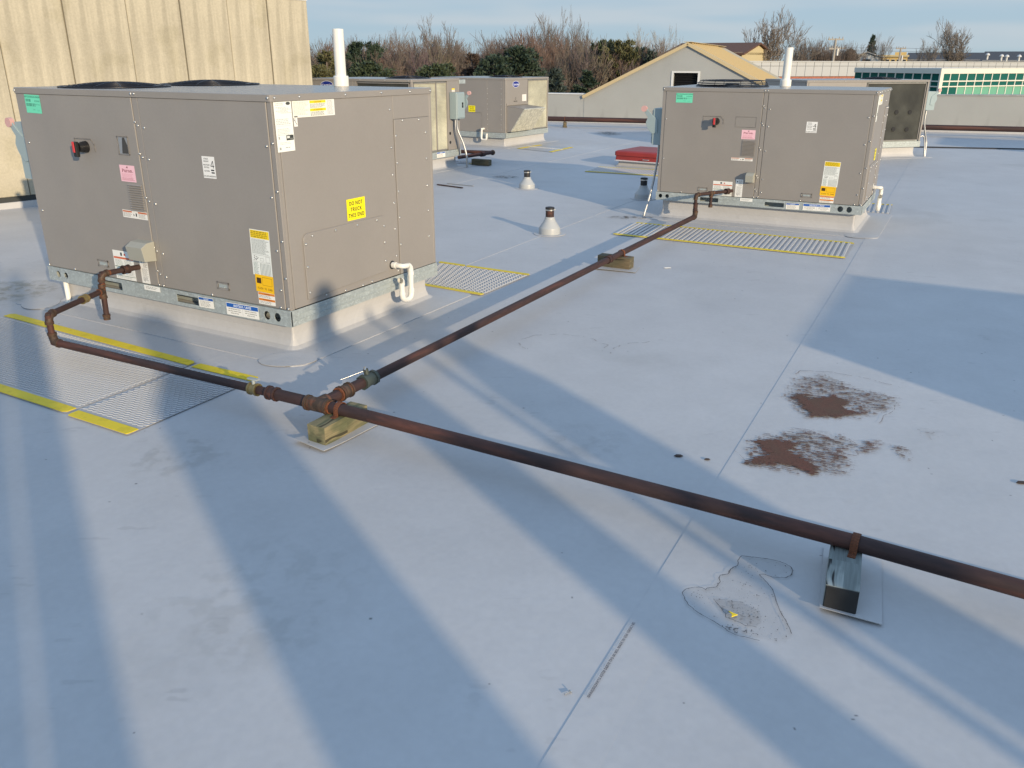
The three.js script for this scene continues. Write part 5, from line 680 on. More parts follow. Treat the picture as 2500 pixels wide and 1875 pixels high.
{
  const t = thing('gable_building', 'pale grey gable end with tan metal roof and black vent opening', 'building', [PA.x, 0, PA.z], yawP);
  const ax = 3.72, ay = 2.03, fx0 = 1.0, fy = 0.71, fx1 = 6.42, k = (ay - fy) / (ax - fx0), depth = 7.5;
  const sh = new THREE.Shape([[fx0 + 0.02, 0.001], [fx1 - 0.02, 0.001], [fx1 - 0.02, fy - 0.01], [ax, ay - 0.06], [fx0 + 0.02, fy - 0.01]].map(([a, b]) => new THREE.Vector2(a, b))); const hole = new THREE.Path([[3.41, 0.94], [3.41, 1.30], [4.036, 1.30], [4.036, 0.94]].map(([a, b]) => new THREE.Vector2(a, b))); sh.holes.push(hole);
  mesh('wall', boxUV(new THREE.ExtrudeGeometry(sh, { depth: 0.2, bevelEnabled: false }).translate(0, 0, -0.19)), M.stucco, t);
  const v = mesh('vent', merge([box(3.355, 4.09, 1.30, 1.34, 0.0105, 0.03), box(3.355, 3.41, 0.94, 1.30, 0.0105, 0.03), box(4.036, 4.09, 0.94, 1.30, 0.0105, 0.03), box(3.355, 4.09, 0.90, 0.94, 0.0105, 0.04)]), M.trimWhite, t); mesh('painted_dark_opening', box(3.412, 4.034, 0.942, 1.298, -0.18, -0.14), M.black, v); for (let i = 0; i < 6; i++) mesh('louvre_blade', new THREE.BoxGeometry(0.62, 0.06, 0.003).rotateX(-0.75).translate(3.723, 0.97 + i * 0.06, -0.09), M.black, v);  // black box behind the louvres: interior darkness put in as colour
  for (const s of [-1, 1]) { const x1 = s < 0 ? fx0 - 0.03 : fx1 + 0.03, l = Math.hypot(ax - x1, (ax - fx0) * k + 0.02), a = s < 0 ? Math.atan2(ay - fy, ax - fx0) : -Math.atan2(ay - fy, fx1 - ax); const g0 = (g) => g.rotateZ(a).translate(ax, ay, 0);
    const roof = mesh('roof_slope', boxUV(g0(s < 0 ? box(-l, -0.002, -0.05, -0.004, -depth, 0.05) : box(0.002, l, -0.05, -0.004, -depth, 0.05))), M.tanMetal, t); mesh('rake_trim', g0(s < 0 ? cbox(-l, -0.001, -0.075, 0.006, 0.051, 0.075, 0.004) : cbox(0.001, l, -0.075, 0.006, 0.051, 0.075, 0.004)), M.tanMetal, roof);
    for (let i = 1; i < 14; i++) mesh('standing_seam', g0(s < 0 ? box(-l + 0.01, -0.02, -0.0035, 0.022, -i * 0.42 - 0.012, -i * 0.42) : box(0.02, l - 0.01, -0.0035, 0.022, -i * 0.42 - 0.012, -i * 0.42)), M.tanMetal, roof); }
  mesh('ridge_cap', merge([box(-0.10, 0.10, 0, 0.012, -depth, 0.08)]).translate(ax, ay + 0.006, 0), M.tanMetal, t);
}
// ---------------------------------------------------------------- things out of frame whose shadows fall into the picture
const sunH = V(Math.sin(SUN_AZ), 0, Math.cos(SUN_AZ)), perpH = V(Math.cos(SUN_AZ), 0, -Math.sin(SUN_AZ));
function shadowing(label, s0, s1, h, t, neck) {  // invented stacks out of view, shaped only to cast the shadow bands
  const r = (s1 - s0) / 2, p = perpH.clone().multiplyScalar((s0 + s1) / 2).addScaledVector(sunH, t), g = thing('added_shadow_stack', label, 'exhaust stack', [p.x, 0, p.z]), q = neck ?? r * 0.8, hb = h - 0.42;
  mesh('flashing', new THREE.CylinderGeometry(r + 0.06, r + 0.10, 0.05, 28).translate(0, 0.025, 0), M.flash, g);
  mesh('pipe', new THREE.CylinderGeometry(r, r, hb, 28).translate(0, hb / 2, 0), M.galv, g);
  mesh('reducer', new THREE.CylinderGeometry(q, r, 0.14, 28).translate(0, hb + 0.07, 0), M.galv, g);
  mesh('neck', new THREE.CylinderGeometry(q, q, 0.18, 24).translate(0, hb + 0.23, 0), M.galv, g); mesh('shadow_cap', new THREE.SphereGeometry(q * 1.05, 24, 10, 0, Math.PI * 2, 0, Math.PI / 2).scale(1, 0.1 / q, 1).translate(0, h - 0.10, 0), M.galv, g);
}
shadowing('added unseen tall wide galvanised exhaust stack behind the tread pad', -0.87, -0.188, 3.15, 5.0, 0.34);
shadowing('added unseen galvanised exhaust stack standing apart from the row on the tower side', -1.65, -0.872, 3.15, 5.0, 0.37);
shadowing('added unseen slim galvanised exhaust stack next to the widest one', -0.172, 0.02, 3.0, 5.0);
shadowing('added unseen galvanised exhaust stack with a narrow neck', 0.41, 0.87, 2.58, 5.0, 0.11);
shadowing('added unseen galvanised exhaust stack in line with the duct end of the two-fan unit', 1.37, 1.63, 2.66, 5.0, 0.08);
shadowing('thinnest added unseen galvanised exhaust stack of the row', 1.845, 1.905, 2.45, 5.0);
shadowing('added unseen galvanised exhaust stack at the end of the row, nearest the lone unit', 1.935, 2.29, 2.44, 5.0, 0.11);
{
  const F = { ...A, L: 2.2, W: 1.97, f: A.f, e: { ...A.e, seam: 1.45, trap: null, serial: null } };
  const end = sv(1.72, -5.05).addScaledVector(sunH, A.top / Math.tan(SUN_EL));
  const r = thing('rooftop_unit', 'taupe rooftop unit standing alone behind the main gas pipe', 'rooftop unit', [end.x, 0, end.z], -0.51);
  const d = { ...F, railHoles: [], patches: null }; carcass(r, d); for (const [Mx, l] of [[faceM(0, 0, 0), d.L], [faceM(d.L, 0, Math.PI / 2), d.W], [faceM(0, -d.W, -Math.PI / 2), d.W], [faceM(d.L, -d.W, Math.PI), d.L]]) mesh('panel', boxUV(cbox(0.037, l - 0.037, d.rt + 0.003, d.top - 0.037, -0.02, 0.003, 0.002)), M.paint, r, Mx);
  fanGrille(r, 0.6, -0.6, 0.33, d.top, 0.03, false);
  const e2 = gp(2285, 352).addScaledVector(sunH, A.top / Math.tan(SUN_EL)), c2 = r.clone(); c2.name = numbered('rooftop_unit'); c2.position.set(e2.x, 0, e2.z); c2.userData.label = 'added unseen taupe rooftop unit past the end of the black line on the roof'; scene.add(c2);  // unseen clone added for the shadow it throws past the dark-coil unit
}
// ---------------------------------------------------------------- school building across the way
{
  const H = (py, dist) => EYE - (py - 108) / FPX * dist * 1.0;
  const t = thing('school_building', 'long low building with pale panel fascia, brick band and green glass bay', 'building');
  const c0 = far(1770, 160, 60), c1 = far(2560, 160, 79), yT = far(1900, 151, 62.7).y, d = c1.clone().sub(c0).setY(0), len = d.length(); d.normalize(); const yaw = Math.atan2(-d.z, d.x), Mx = new THREE.Matrix4().makeRotationY(yaw).setPosition(c0.x, 0, c0.z);
  const fasc = std({ color: lin(0.44, 0.46, 0.48), roughness: 0.5 }), fascJ = std({ color: lin(0.16, 0.16, 0.16), roughness: 0.8 }), wht = std({ color: lin(0.74, 0.73, 0.66), roughness: 0.5 });
  const rows = [[0, -0.26], [-0.26, -1.02], [-1.02, -1.05]], pw = 0.70;
  mesh('fascia_backing', box(0, len, yT - 0.93, yT - 0.02, -0.6, -0.03), fascJ, t, Mx);
  const g1 = cbox(0.012, pw - 0.012, -0.25, -0.01, -0.025, 0, 0.004), g2 = cbox(0.012, pw - 0.012, -0.91, -0.275, -0.025, 0, 0.004);
  for (let i = 0; i * pw < len; i++) { mesh('fascia_panel', g1, fasc, t, Mx.clone().multiply(new THREE.Matrix4().makeTranslation(i * pw, yT, 0))); mesh('fascia_panel', g2, fasc, t, Mx.clone().multiply(new THREE.Matrix4().makeTranslation(i * pw, yT, 0))); }
  mesh('roof_edge', box(0, len, yT, yT + 0.06, -9, 0.04), fasc, t, Mx);
  const brick = std({ map: dataTex(256, 256, (u, v) => { const r = Math.floor(v * 32), b = (u * 16 + (r % 2) * 0.5) % 1, m = (v * 32 % 1) < 0.16 || b < 0.07, n = hash2(Math.floor(u * 16 + (r % 2) * 0.5), r, 5); return m ? [0.60, 0.50, 0.45] : [0.60 + 0.12 * n, 0.32 + 0.07 * n, 0.24 + 0.05 * n]; }), roughness: 0.85 });
  mesh('brick_band', boxUV(box(0, len, yT - 1.42, yT - 0.931, -0.5, -0.05), 0.4), brick, t, Mx);
  mesh('wall', box(0, len, GROUND, yT - 1.42, -9, -0.9), fasc, t, Mx); mesh('roof', box(0, len, yT - 0.3, yT - 0.021, -9, -0.601), fasc, t, Mx);
  const teal = new THREE.MeshPhysicalMaterial({ color: lin(0.012, 0.115, 0.10), roughness: 0.12 }), blind = new THREE.MeshPhysicalMaterial({ color: lin(0.16, 0.42, 0.31), roughness: 0.25 });
  for (let i = 0; i < 20; i++) { const w = mesh('window', box(i * 0.8, i * 0.8 + 0.8, yT - 2.45, yT - 1.422, -0.62, -0.58), wht, t, Mx); mesh('pane', box(i * 0.8 + 0.07, i * 0.8 + 0.73, yT - 2.4, yT - 1.47, -0.575, -0.56), teal, w); }
  // glazed bay
  const k0 = far(2301, 170, 55), yB = far(2301, 167, 55).y, bay = (dx, dz, n, pwid, isLit) => { const a = Math.atan2(-dz, dx), m = new THREE.Matrix4().makeRotationY(a).setPosition(k0.x, 0, k0.z); return { m, L: n * pwid, n, pwid }; };
  const row = (yy) => far(2301, yy * 0.27125, 55).y, y = [620, 640, 727, 738, 776, 786, 870, 1000].map(row);
  const lit = bay(0.9, -0.436, 13, 0.70), shd = bay(-0.436, -0.9, 10, 0.62);
  const put = (f, sgn, mats, frame) => {
    const q = (x0, x1, a, b, z0, z1) => sgn > 0 ? box(x0, x1, a, b, z0, z1) : box(x0, x1, a, b, -z1, -z0);
    mesh('bay_fascia', q(0, f.L, yB - 0.28, yB, -0.02, 0.06), frame, t, f.m);
    for (let i = 0; i < f.n; i++) { mesh('mullion', q(i * f.pwid - 0.03, i * f.pwid + 0.03, y[7], yB - 0.28, -0.03, 0.04), frame, t, f.m); for (let r = 0; r < 3; r++) mesh('pane', q(i * f.pwid + 0.03, (i + 1) * f.pwid - 0.03, r === 0 ? y[2] : r === 1 ? y[4] : y[6] - 0.6, r === 0 ? yB - 0.28 : r === 1 ? y[3] : y[5], -0.02, 0.0), mats(i, r), t, f.m); }
    for (const [b, a] of [[y[2], y[3]], [y[4], y[5]]]) mesh('transom', q(0, f.L, a, b, -0.01, 0.055), frame, t, f.m);
    mesh('bay_sill', q(0, f.L, GROUND, y[6] - 0.6, -0.2, 0.03), fasc, t, f.m);
  };
  put(lit, 1, (i, r) => r === 2 && i > 1 ? blind : teal, wht); put(shd, -1, () => teal, wht);
  { const a = V(0.9, 0, -0.436), b = V(-0.436, 0, -0.9), P = (u, v) => [k0.x + a.x * u + b.x * v, k0.z + a.z * u + b.z * v]; mesh('bay_roof', polySheet([P(0.05, 0.05), P(9.05, 0.05), P(9.05, 6.15), P(0.05, 6.15)], yB - 0.2, yB - 0.02), fasc, t); mesh('bay_core', polySheet([P(0.25, 0.25), P(8.9, 0.25), P(8.9, 6.0), P(0.25, 6.0)], GROUND, yB - 0.3), fasc, t); mesh('corner_post', box(-0.09, 0.09, GROUND, yB, -0.09, 0.09).translate(k0.x, 0, k0.z), wht, t); }
}
// ---------------------------------------------------------------- houses and roofs beyond
function gableHouse(name, label, pxL, pxR, pyEave, pyRidge, dist, o) {
  const a = far(pxL, pyEave, dist), b = far(pxR, pyEave, dist * (o.skew ?? 1)), d = b.clone().sub(a).setY(0), len = d.length(); d.normalize(); const eave = a.y, ridge = far((pxL + pxR) / 2, pyRidge, dist).y, base = Math.min(GROUND - Math.max(0, dist - 140) * 0.006, eave - 3), dep = o.depth ?? 7;
  const t = thing(name, label, 'building', [a.x, 0, a.z], Math.atan2(-d.z, d.x));
  if (o.gableFront) { const sh = new THREE.Shape([[0.2, base], [len - 0.2, base], [len - 0.2, eave], [len / 2, ridge - 0.1], [0.2, eave]].map(([x, y]) => new THREE.Vector2(x, y))); mesh('wall', new THREE.ExtrudeGeometry(sh, { depth: dep, bevelEnabled: false }).translate(0, 0, -dep), o.wall, t); for (const s of [-1, 1]) { const l = Math.hypot(len / 2 + 0.3, ridge - eave), g = s < 0 ? box(-l, 0, -0.12, 0, -dep, 0.3) : box(0, l, -0.12, 0, -dep, 0.3); mesh('roof', g.rotateZ(-s * Math.atan2(ridge - eave, len / 2)).translate(len / 2, ridge, 0), o.roof, t); } }
  else { mesh('wall', box(0.1, len - 0.1, base, eave, -dep, 0), o.wall, t); const sh = new THREE.Shape([[0.4, eave - 0.1], [-dep / 2, ridge], [-dep - 0.4, eave - 0.1], [-dep - 0.4, eave - 0.25], [-dep / 2, ridge - 0.16], [0.4, eave - 0.25]].map(([z, y]) => new THREE.Vector2(z, y))); mesh('roof', new THREE.ExtrudeGeometry(sh, { depth: len + 0.4, bevelEnabled: false }).rotateY(-Math.PI / 2).translate(len + 0.2, 0, 0), o.roof, t); const gs = new THREE.Shape([[-0.05, eave - 0.2], [-dep / 2, ridge - 0.2], [-dep + 0.05, eave - 0.2]].map(([z, y]) => new THREE.Vector2(z, y))); mesh('gable_wall', new THREE.ExtrudeGeometry(gs, { depth: len - 0.3, bevelEnabled: false }).rotateY(-Math.PI / 2).translate(len - 0.1, 0, 0), o.wall, t); }
  for (const [x, y, w, h] of o.windows ?? []) { const wd = mesh('window', box(len * x - w / 2, len * x + w / 2, eave + y, eave + y + h, 0.005, 0.06), M.trimWhite, t); mesh('pane', box(len * x - w / 2 + 0.1, len * x + w / 2 - 0.1, eave + y + 0.1, eave + y + h - 0.1, 0.061, 0.07), M.black, wd); }
  return t;
}
const cream = std({ color: lin(0.55, 0.46, 0.27), roughness: 0.8 }), shingle = std({ map: dataTex(128, 128, (u, v) => { const k = 0.9 + 0.4 * (vnoise(u * 40, v * 60, 20, 701) - 0.5); return [0.42 * k, 0.30 * k, 0.25 * k]; }), roughness: 0.9 }), slate = std({ map: dataTex(128, 128, (u, v) => { const k = 0.9 + 0.4 * (vnoise(u * 30, v * 60, 20, 703) - 0.5); return [0.30 * k, 0.31 * k, 0.33 * k]; }), roughness: 0.85 }), siding = std({ color: lin(0.62, 0.62, 0.60), roughness: 0.7 });
gableHouse('house', 'cream house with a wide brown shingle roof behind the gable', 1625, 1815, 128, 103, 88, { wall: cream, roof: shingle, depth: 9, skew: 0.97, windows: [[0.8, -2.2, 1.2, 1.4], [0.55, -2.2, 1.2, 1.4], [0.3, -2.2, 1.2, 1.4]] });
gableHouse('house', 'small white gabled house below the lone spruce', 2078, 2155, 138, 126, 150, { gableFront: true, wall: siding, roof: std({ color: lin(0.45, 0.44, 0.43), roughness: 0.8 }), depth: 9, windows: [[0.5, -1.6, 1.4, 1.3]] });
{ const a = far(2145, 140, 165), b = far(2216, 140, 165), d = b.clone().sub(a).setY(0), len = d.length(), t = thing('flat_building', 'yellow flat roofed building between the white house and the dark roofs', 'building', [a.x, 0, a.z], Math.atan2(-d.z, d.x)); const y1 = far(2180, 134, 165).y, y2 = far(2180, 127, 165).y, yl = std({ color: lin(0.55, 0.40, 0.16), roughness: 0.8 }); mesh('wall', box(0, len, -9, y1 - 0.3, -8, 0), yl, t); mesh('roof_edge', box(-0.2, len + 0.2, y1 - 0.3, y1, -8.2, 0.3), cream, t); mesh('upper_storey', box(len * 0.55, len * 0.95, y1, y2, -7, -2), yl, t); for (let i = 0; i < 5; i++) { const w = mesh('window', box(len * (0.08 + i * 0.19), len * (0.2 + i * 0.19), y1 - 1.6, y1 - 0.7, 0.005, 0.05), M.trimWhite, t); mesh('pane', box(len * (0.085 + i * 0.19), len * (0.195 + i * 0.19), y1 - 1.55, y1 - 0.75, 0.051, 0.06), M.black, w); } }
gableHouse('warehouse', 'long low building with a dark grey roof behind the bare trees', 2212, 2402, 146, 127, 170, { wall: siding, roof: slate, depth: 22 });
gableHouse('warehouse', 'dark grey hipped roof with small roof vents beyond the glass bay', 2396, 2640, 147, 123.5, 150, { wall: siding, roof: slate, depth: 22 });
for (const [px, py] of [[2411, 136], [2445, 139], [2458, 140], [2488, 140]]) { const p = far(px, py, 141), t = thing('small_vent', 'small pale vent on the dark hipped roof', 'roof vent', [p.x, p.y - 0.5, p.z], 0, 'vents on the dark roof'); mesh('stem', new THREE.CylinderGeometry(0.14, 0.14, 0.6, 10).translate(0, 0.3, 0), M.trimWhite, t); mesh('cap', new THREE.SphereGeometry(0.3, 10, 6, 0, 7, 0, 1.6).translate(0, 0.55, 0), M.trimWhite, t); }
// ---------------------------------------------------------------- utility poles and wires
const poleM = std({ color: lin(0.36, 0.34, 0.31), roughness: 0.85 });
function pole(label, px, pyTop, dist, h, arms) { const p = far(px, pyTop, dist), t = thing('utility_pole', label, 'utility pole', [p.x, p.y - h, p.z], 0); mesh('post', new THREE.CylinderGeometry(0.14, 0.19, h, 10).translate(0, h / 2, 0), poleM, t); for (const [y, w] of arms) { mesh('crossarm', box(-w, w, h - y - 0.1, h - y + 0.08, -0.08, 0.08), poleM, t); for (const s of [-0.9, -0.45, 0.45, 0.9]) mesh('insulator', new THREE.CylinderGeometry(0.05, 0.06, 0.22, 8).translate(s * w, h - y + 0.19, 0), poleM, t); } mesh('transformer', new THREE.CylinderGeometry(0.22, 0.22, 0.8, 12).translate(0.36, h - 1.6, 0), M.conduit, t); return p; }
pole('tall grey utility pole with a double crossarm', 2041, 93.5, 120, 11, [[0.12, 0.95], [1.2, 0.7]]);
pole('short utility pole beside the tall one', 2049, 115, 150, 9, [[0.15, 0.9], [0.9, 0.6]]);
pole('wooden utility pole by the yellow building', 2200, 116, 158, 9, [[0.15, 0.8]]);
{ const w = [[1960, 119], [2049, 117], [2200, 117.5], [2290, 120]].map(([x, y]) => far(x, y, 151)); for (const [k, lab] of [[0, 'upper wire strung between the utility poles'], [0.45, 'lower wire strung between the utility poles']]) tag(mesh('overhead_wire', curve(w.map((p) => p.clone().add(V(0, -k, 0))), 0.018, 60, 5), M.rubber), lab, 'wire'); }

// ---------------------------------------------------------------- trees
function segs() { const pos = [], nor = []; return { add(a, b, r0, r1, n = 3) { const d = b.clone().sub(a).normalize(), u = Math.abs(d.y) < 0.9 ? V(0, 1, 0).cross(d).normalize() : V(1, 0, 0).cross(d).normalize(), v = d.clone().cross(u); for (let k = 0; k < n; k++) { const c0 = Math.cos(k / n * 6.2832), s0 = Math.sin(k / n * 6.2832), c1 = Math.cos((k + 1) / n * 6.2832), s1 = Math.sin((k + 1) / n * 6.2832); const f = (p, r, c, s) => [p.x + (u.x * c + v.x * s) * r, p.y + (u.y * c + v.y * s) * r, p.z + (u.z * c + v.z * s) * r]; const A0 = f(a, r0, c0, s0), A1 = f(a, r0, c1, s1), B0 = f(b, r1, c0, s0), B1 = f(b, r1, c1, s1); pos.push(...A0, ...A1, ...B1, ...A0, ...B1, ...B0); for (const [c, s] of [[c0, s0], [c1, s1], [c1, s1], [c0, s0], [c1, s1], [c0, s0]]) nor.push(u.x * c + v.x * s, u.y * c + v.y * s, u.z * c + v.z * s); } }, geo() { const g = new THREE.BufferGeometry(); g.setAttribute('position', new THREE.Float32BufferAttribute(pos, 3)); g.setAttribute('normal', new THREE.Float32BufferAttribute(nor, 3)); return g; } }; }
function bareTree(seed, H, o = {}) {            // unit: metres, base at the origin; limbs fork and thin out into a rounded crown
  const r = rng(seed), T = segs(), C = segs(), lvls = o.levels ?? 7;
  function grow(p, dir, len, rad, lv) {
    const steps = lv === 0 ? 3 : 2; let a = p.clone(), d = dir.clone();
    for (let i = 0; i < steps; i++) { d.add(V((r() - 0.5) * 0.35, (r() - 0.42) * 0.2, (r() - 0.5) * 0.35)).normalize(); const b = a.clone().addScaledVector(d, len / steps), r1 = rad * (1 - 0.3 * (i + 1) / steps); (lv < 1 ? T : C).add(a, b, rad * (1 - 0.3 * i / steps), r1, lv < 2 ? 6 : 3); a = b; if (lv > 0 && lv < lvls && i < steps - 1 && r() < 0.75) child(a, d, len * (0.55 + 0.3 * r()), r1 * 0.55, lv + 1); }
    if (lv < lvls) { const n = lv === 0 ? (o.forks ?? 4) : 2; for (let k = 0; k < n; k++) child(a, d, len * (o.ratio ?? 0.76) * (0.75 + 0.45 * r()), rad * 0.62, lv + 1); }
  }
  function child(a, d, len, rad, lv) { const spread = (o.spread ?? 0.8), az = r() * 6.2832, side = V(Math.cos(az), 0, Math.sin(az)); grow(a, d.clone().addScaledVector(side, spread * (0.4 + 0.75 * r())).add(V(0, o.up ?? 0.10, 0)).normalize(), len, Math.max(rad, o.minR ?? 0.012), lv); }
  grow(V(0, 0, 0), V(0, 1, 0), H * (o.trunk ?? 0.22), H * 0.015, 0);
  return [T.geo(), C.geo()];
}
const BARK = { brown: std({ color: lin(0.17, 0.135, 0.115), roughness: 0.9 }), grey: std({ color: lin(0.21, 0.18, 0.155), roughness: 0.9 }), pale: std({ color: lin(0.34, 0.31, 0.265), roughness: 0.9 }), red: std({ color: lin(0.20, 0.135, 0.11), roughness: 0.9 }) };
const bareKinds = [bareTree(11, 10, {}), bareTree(23, 10, { spread: 0.65, forks: 5 }), bareTree(37, 10, { spread: 0.95, trunk: 0.15, forks: 6, up: 0.18 }), bareTree(51, 10, { spread: 0.6, trunk: 0.17, forks: 5, ratio: 0.78, up: 0.2 })];
const tall = (gs, q) => { const ys = []; for (const g of gs) { const p = g.attributes.position; for (let i = 0; i < p.count; i += 6) ys.push(p.getY(i)); } ys.sort((a, b) => a - b); return ys[Math.floor(ys.length * q)]; };
for (const k of bareKinds) { const f = 10 / tall(k, 0.965); for (const g of k) g.scale(1, f, 1); }
function placeBare(label, px, pyTop, dist, kind, mat, wide, group, turn) { const p = far(px, pyTop, dist), base = GROUND - Math.max(0, dist - 140) * 0.006 - 0.1, h = (p.y - base), t = thing('bare_tree', label, 'tree', [p.x, base, p.z], turn, group); t.scale.set(h / 10 * wide, h / 10, h / 10 * wide); mesh('trunk', bareKinds[kind][0], mat, t); mesh('crown', bareKinds[kind][1], mat, t); return t; }
function conifer(seed, H, R, o = {}) {           // needled crown of many small blades on drooping boughs
  const r = rng(seed), pos = [], T = segs(); T.add(V(0, 0, 0), V(0, H * 0.97, 0), H * 0.018, H * 0.004, 7); const nb = o.boughs ?? 130;
  const blade = (p, d, s) => { const w = V(r() - 0.5, r() - 0.5, r() - 0.5).cross(d).normalize().multiplyScalar(s * 0.32), e = p.clone().addScaledVector(d, s); pos.push(p.x + w.x, p.y + w.y, p.z + w.z, p.x - w.x, p.y - w.y, p.z - w.z, e.x, e.y, e.z); };
  for (let i = 0; i < nb; i++) { const t = (i + r()) / nb, y = H * mix(o.low ?? 0.05, 0.98, t), env = o.round ? R * Math.sqrt(Math.max(0.03, 1 - ((t - (o.mid ?? 0.35)) / (t > (o.mid ?? 0.35) ? 1 - (o.mid ?? 0.35) : (o.mid ?? 0.35) + 0.15)) ** 2)) : R * Math.pow(1 - t, 0.85) + 0.04 * R, len = env * (0.7 + 0.42 * r()), az = r() * 6.2832, dr = V(Math.cos(az), o.round ? 0.25 : mix(-0.22, 0.5, t * t), Math.sin(az)).normalize(); const b = V(0, y, 0).addScaledVector(dr, len); T.add(V(0, y, 0), b, 0.012 * H * (1 - t) * 0.35 + 0.008, 0.006, 3);
    const n = Math.round((o.dense ?? 34) * (0.4 + len / R)); for (let k = 0; k < n; k++) { const u = 0.25 + 0.78 * Math.sqrt(r()), c = V(0, y, 0).addScaledVector(dr, len * u).add(V((r() - 0.5) * R * 0.22, (r() - 0.5) * R * 0.14 - R * 0.03, (r() - 0.5) * R * 0.22)); blade(c, dr.clone().multiplyScalar(0.6).add(V(r() - 0.5, r() - 0.35, r() - 0.5)).normalize(), (o.leaf ?? 0.30) * (0.6 + 0.8 * r())); } }
  const g = new THREE.BufferGeometry(); g.setAttribute('position', new THREE.Float32BufferAttribute(pos, 3)); g.computeVertexNormals(); return [T.geo(), g];
}
const NEEDLE = { dark: std({ color: lin(0.030, 0.052, 0.032), roughness: 0.7, side: THREE.DoubleSide }), mid: std({ color: lin(0.050, 0.072, 0.036), roughness: 0.7, side: THREE.DoubleSide }), olive: std({ color: lin(0.105, 0.105, 0.045), roughness: 0.75, side: THREE.DoubleSide }), blue: std({ color: lin(0.045, 0.065, 0.055), roughness: 0.7, side: THREE.DoubleSide }), russet: std({ color: lin(0.075, 0.052, 0.04), roughness: 0.8, side: THREE.DoubleSide }) };
const evKinds = { spruce: conifer(5, 10, 2.6, { dense: 60, leaf: 0.26, boughs: 170 }), round: conifer(9, 10, 3.1, { round: true, mid: 0.42, low: 0.02, dense: 70, boughs: 210, leaf: 0.27 }), pine: conifer(15, 10, 2.5, { round: true, mid: 0.74, low: 0.48, dense: 70, boughs: 80, leaf: 0.26 }), narrow: conifer(21, 10, 1.5, { round: true, mid: 0.34, low: 0.02, dense: 50, boughs: 150, leaf: 0.24 }) };
function placeEver(label, px, pyTop, dist, kind, mat, wide, group, turn) { const p = far(px, pyTop, dist), base = GROUND - Math.max(0, dist - 140) * 0.006 - 0.1, h = p.y - base, t = thing('evergreen_tree', label, 'tree', [p.x, base, p.z], turn, group); t.scale.set(h / 10 * wide, h / 10, h / 10 * wide); mesh('trunk', evKinds[kind][0], BARK.brown, t); mesh('crown', evKinds[kind][1], NEEDLE[mat], t); return t; }
{
  const r = rng(99);
  placeEver('dark flat topped pine beside the white vent pipe', 888, 103, 60, 'pine', 'dark', 0.62, null, 1); placeEver('low spreading evergreen below the dark pine', 905, 150, 52, 'round', 'mid', 1.0, null, 2);
  placeEver('olive evergreen next to the concrete tower', 795, 121, 58, 'narrow', 'olive', 1.2, null, 3); placeEver('low olive evergreen by the tower base', 775, 160, 56, 'round', 'olive', 0.8, null, 4);
  placeEver('broad dark green evergreen mass above the hooded unit', 1258, 113, 54, 'round', 'dark', 0.98, null, 5); placeEver('smaller dark evergreen crowding the broad one', 1205, 135, 52, 'round', 'dark', 0.72, null, 6);
  placeEver('russet pointed cedar rising from the bare wood', 1152, 127, 58, 'narrow', 'russet', 0.9, null, 1.5); placeEver('slim russet cedar touching the broad evergreen', 1196, 130, 59, 'narrow', 'russet', 0.75, null, 2.5);
  placeEver('ragged green evergreen shrub above the badged unit', 1058, 156, 55, 'round', 'mid', 0.95, null, 3.5); placeEver('ragged green evergreen shrub leaning away from its neighbour', 1092, 152, 56, 'narrow', 'mid', 1.1, null, 4.5);
  placeEver('blue green spruce standing at the parapet', 1357, 165, 45, 'spruce', 'blue', 1.0, null, 5.5); placeEver('dark evergreen half hidden in the brush', 1431, 168, 48, 'narrow', 'dark', 1.0, null, 0.5);
  placeEver('tall thin dark spruce poking out of the brown trees', 1447, 103, 62, 'spruce', 'dark', 0.45, null, 0.7); placeEver('dark pine with an open crown among the brown trees', 1478, 99, 62, 'pine', 'mid', 0.5, null, 1.7); placeEver('tall olive pine with ragged crown', 1512, 99, 60, 'pine', 'olive', 0.7, null, 2.7); placeEver('second olive pine, lower and greener', 1530, 106, 61, 'narrow', 'mid', 0.7, null, 3.7);
  placeEver('small dark pine left of the gable ridge', 1568, 116, 62, 'pine', 'dark', 0.5, null, 4.7); placeEver('blue green pine touching the gable roof', 1592, 119, 60, 'narrow', 'blue', 0.8, null, 5.7);
  placeEver('lone pointed spruce behind the small white house', 2133, 84, 155, 'spruce', 'dark', 0.62, null, 1.1); placeEver('dark bushy evergreen left of the white house', 2078, 119, 148, 'round', 'dark', 0.55, null, 2.1);
  placeBare('large bare tree with a wide fan of branches above the evergreens', 1082, 80, 70, 0, BARK.grey, 0.82, null, 0.4); placeBare('bare tree with upright twigs beside the dark pine', 972, 108, 68, 3, BARK.brown, 0.8, null, 1.4);
  placeBare('tall bare tree at the crest of the wood', 1350, 65, 72, 1, BARK.grey, 0.62, null, 2.4); placeBare('tall bare tree just beside the crest', 1305, 76, 74, 0, BARK.grey, 0.6, null, 3.4); placeBare('broad bare tree sloping down from the crest', 1418, 88, 73, 2, BARK.grey, 0.6, null, 4.4);
  placeBare('big rounded bare tree beside the brown roofed house', 1892, 58, 92, 2, BARK.grey, 1.15, null, 0.9); placeBare('bare tree merging into the big rounded one', 1930, 84, 96, 0, BARK.grey, 0.9, null, 1.9);
  placeBare('pale bare tree with a rounded crown before the dark roof', 2345, 76, 142, 2, BARK.grey, 1.2, null, 2.9); placeBare('small dark bare tree beside the pale one', 2275, 106, 146, 0, BARK.grey, 0.85, null, 3.9); placeBare('bare young tree right of the lone spruce', 2158, 104, 150, 1, BARK.grey, 0.6, null, 4.9);
  placeBare('small bare tree between the two olive pines and the gable', 1555, 101, 82, 1, BARK.pale, 0.6, null, 1.3); placeBare('slender bare tree behind the gable slope', 1618, 98, 84, 1, BARK.pale, 0.55, null, 2.3);
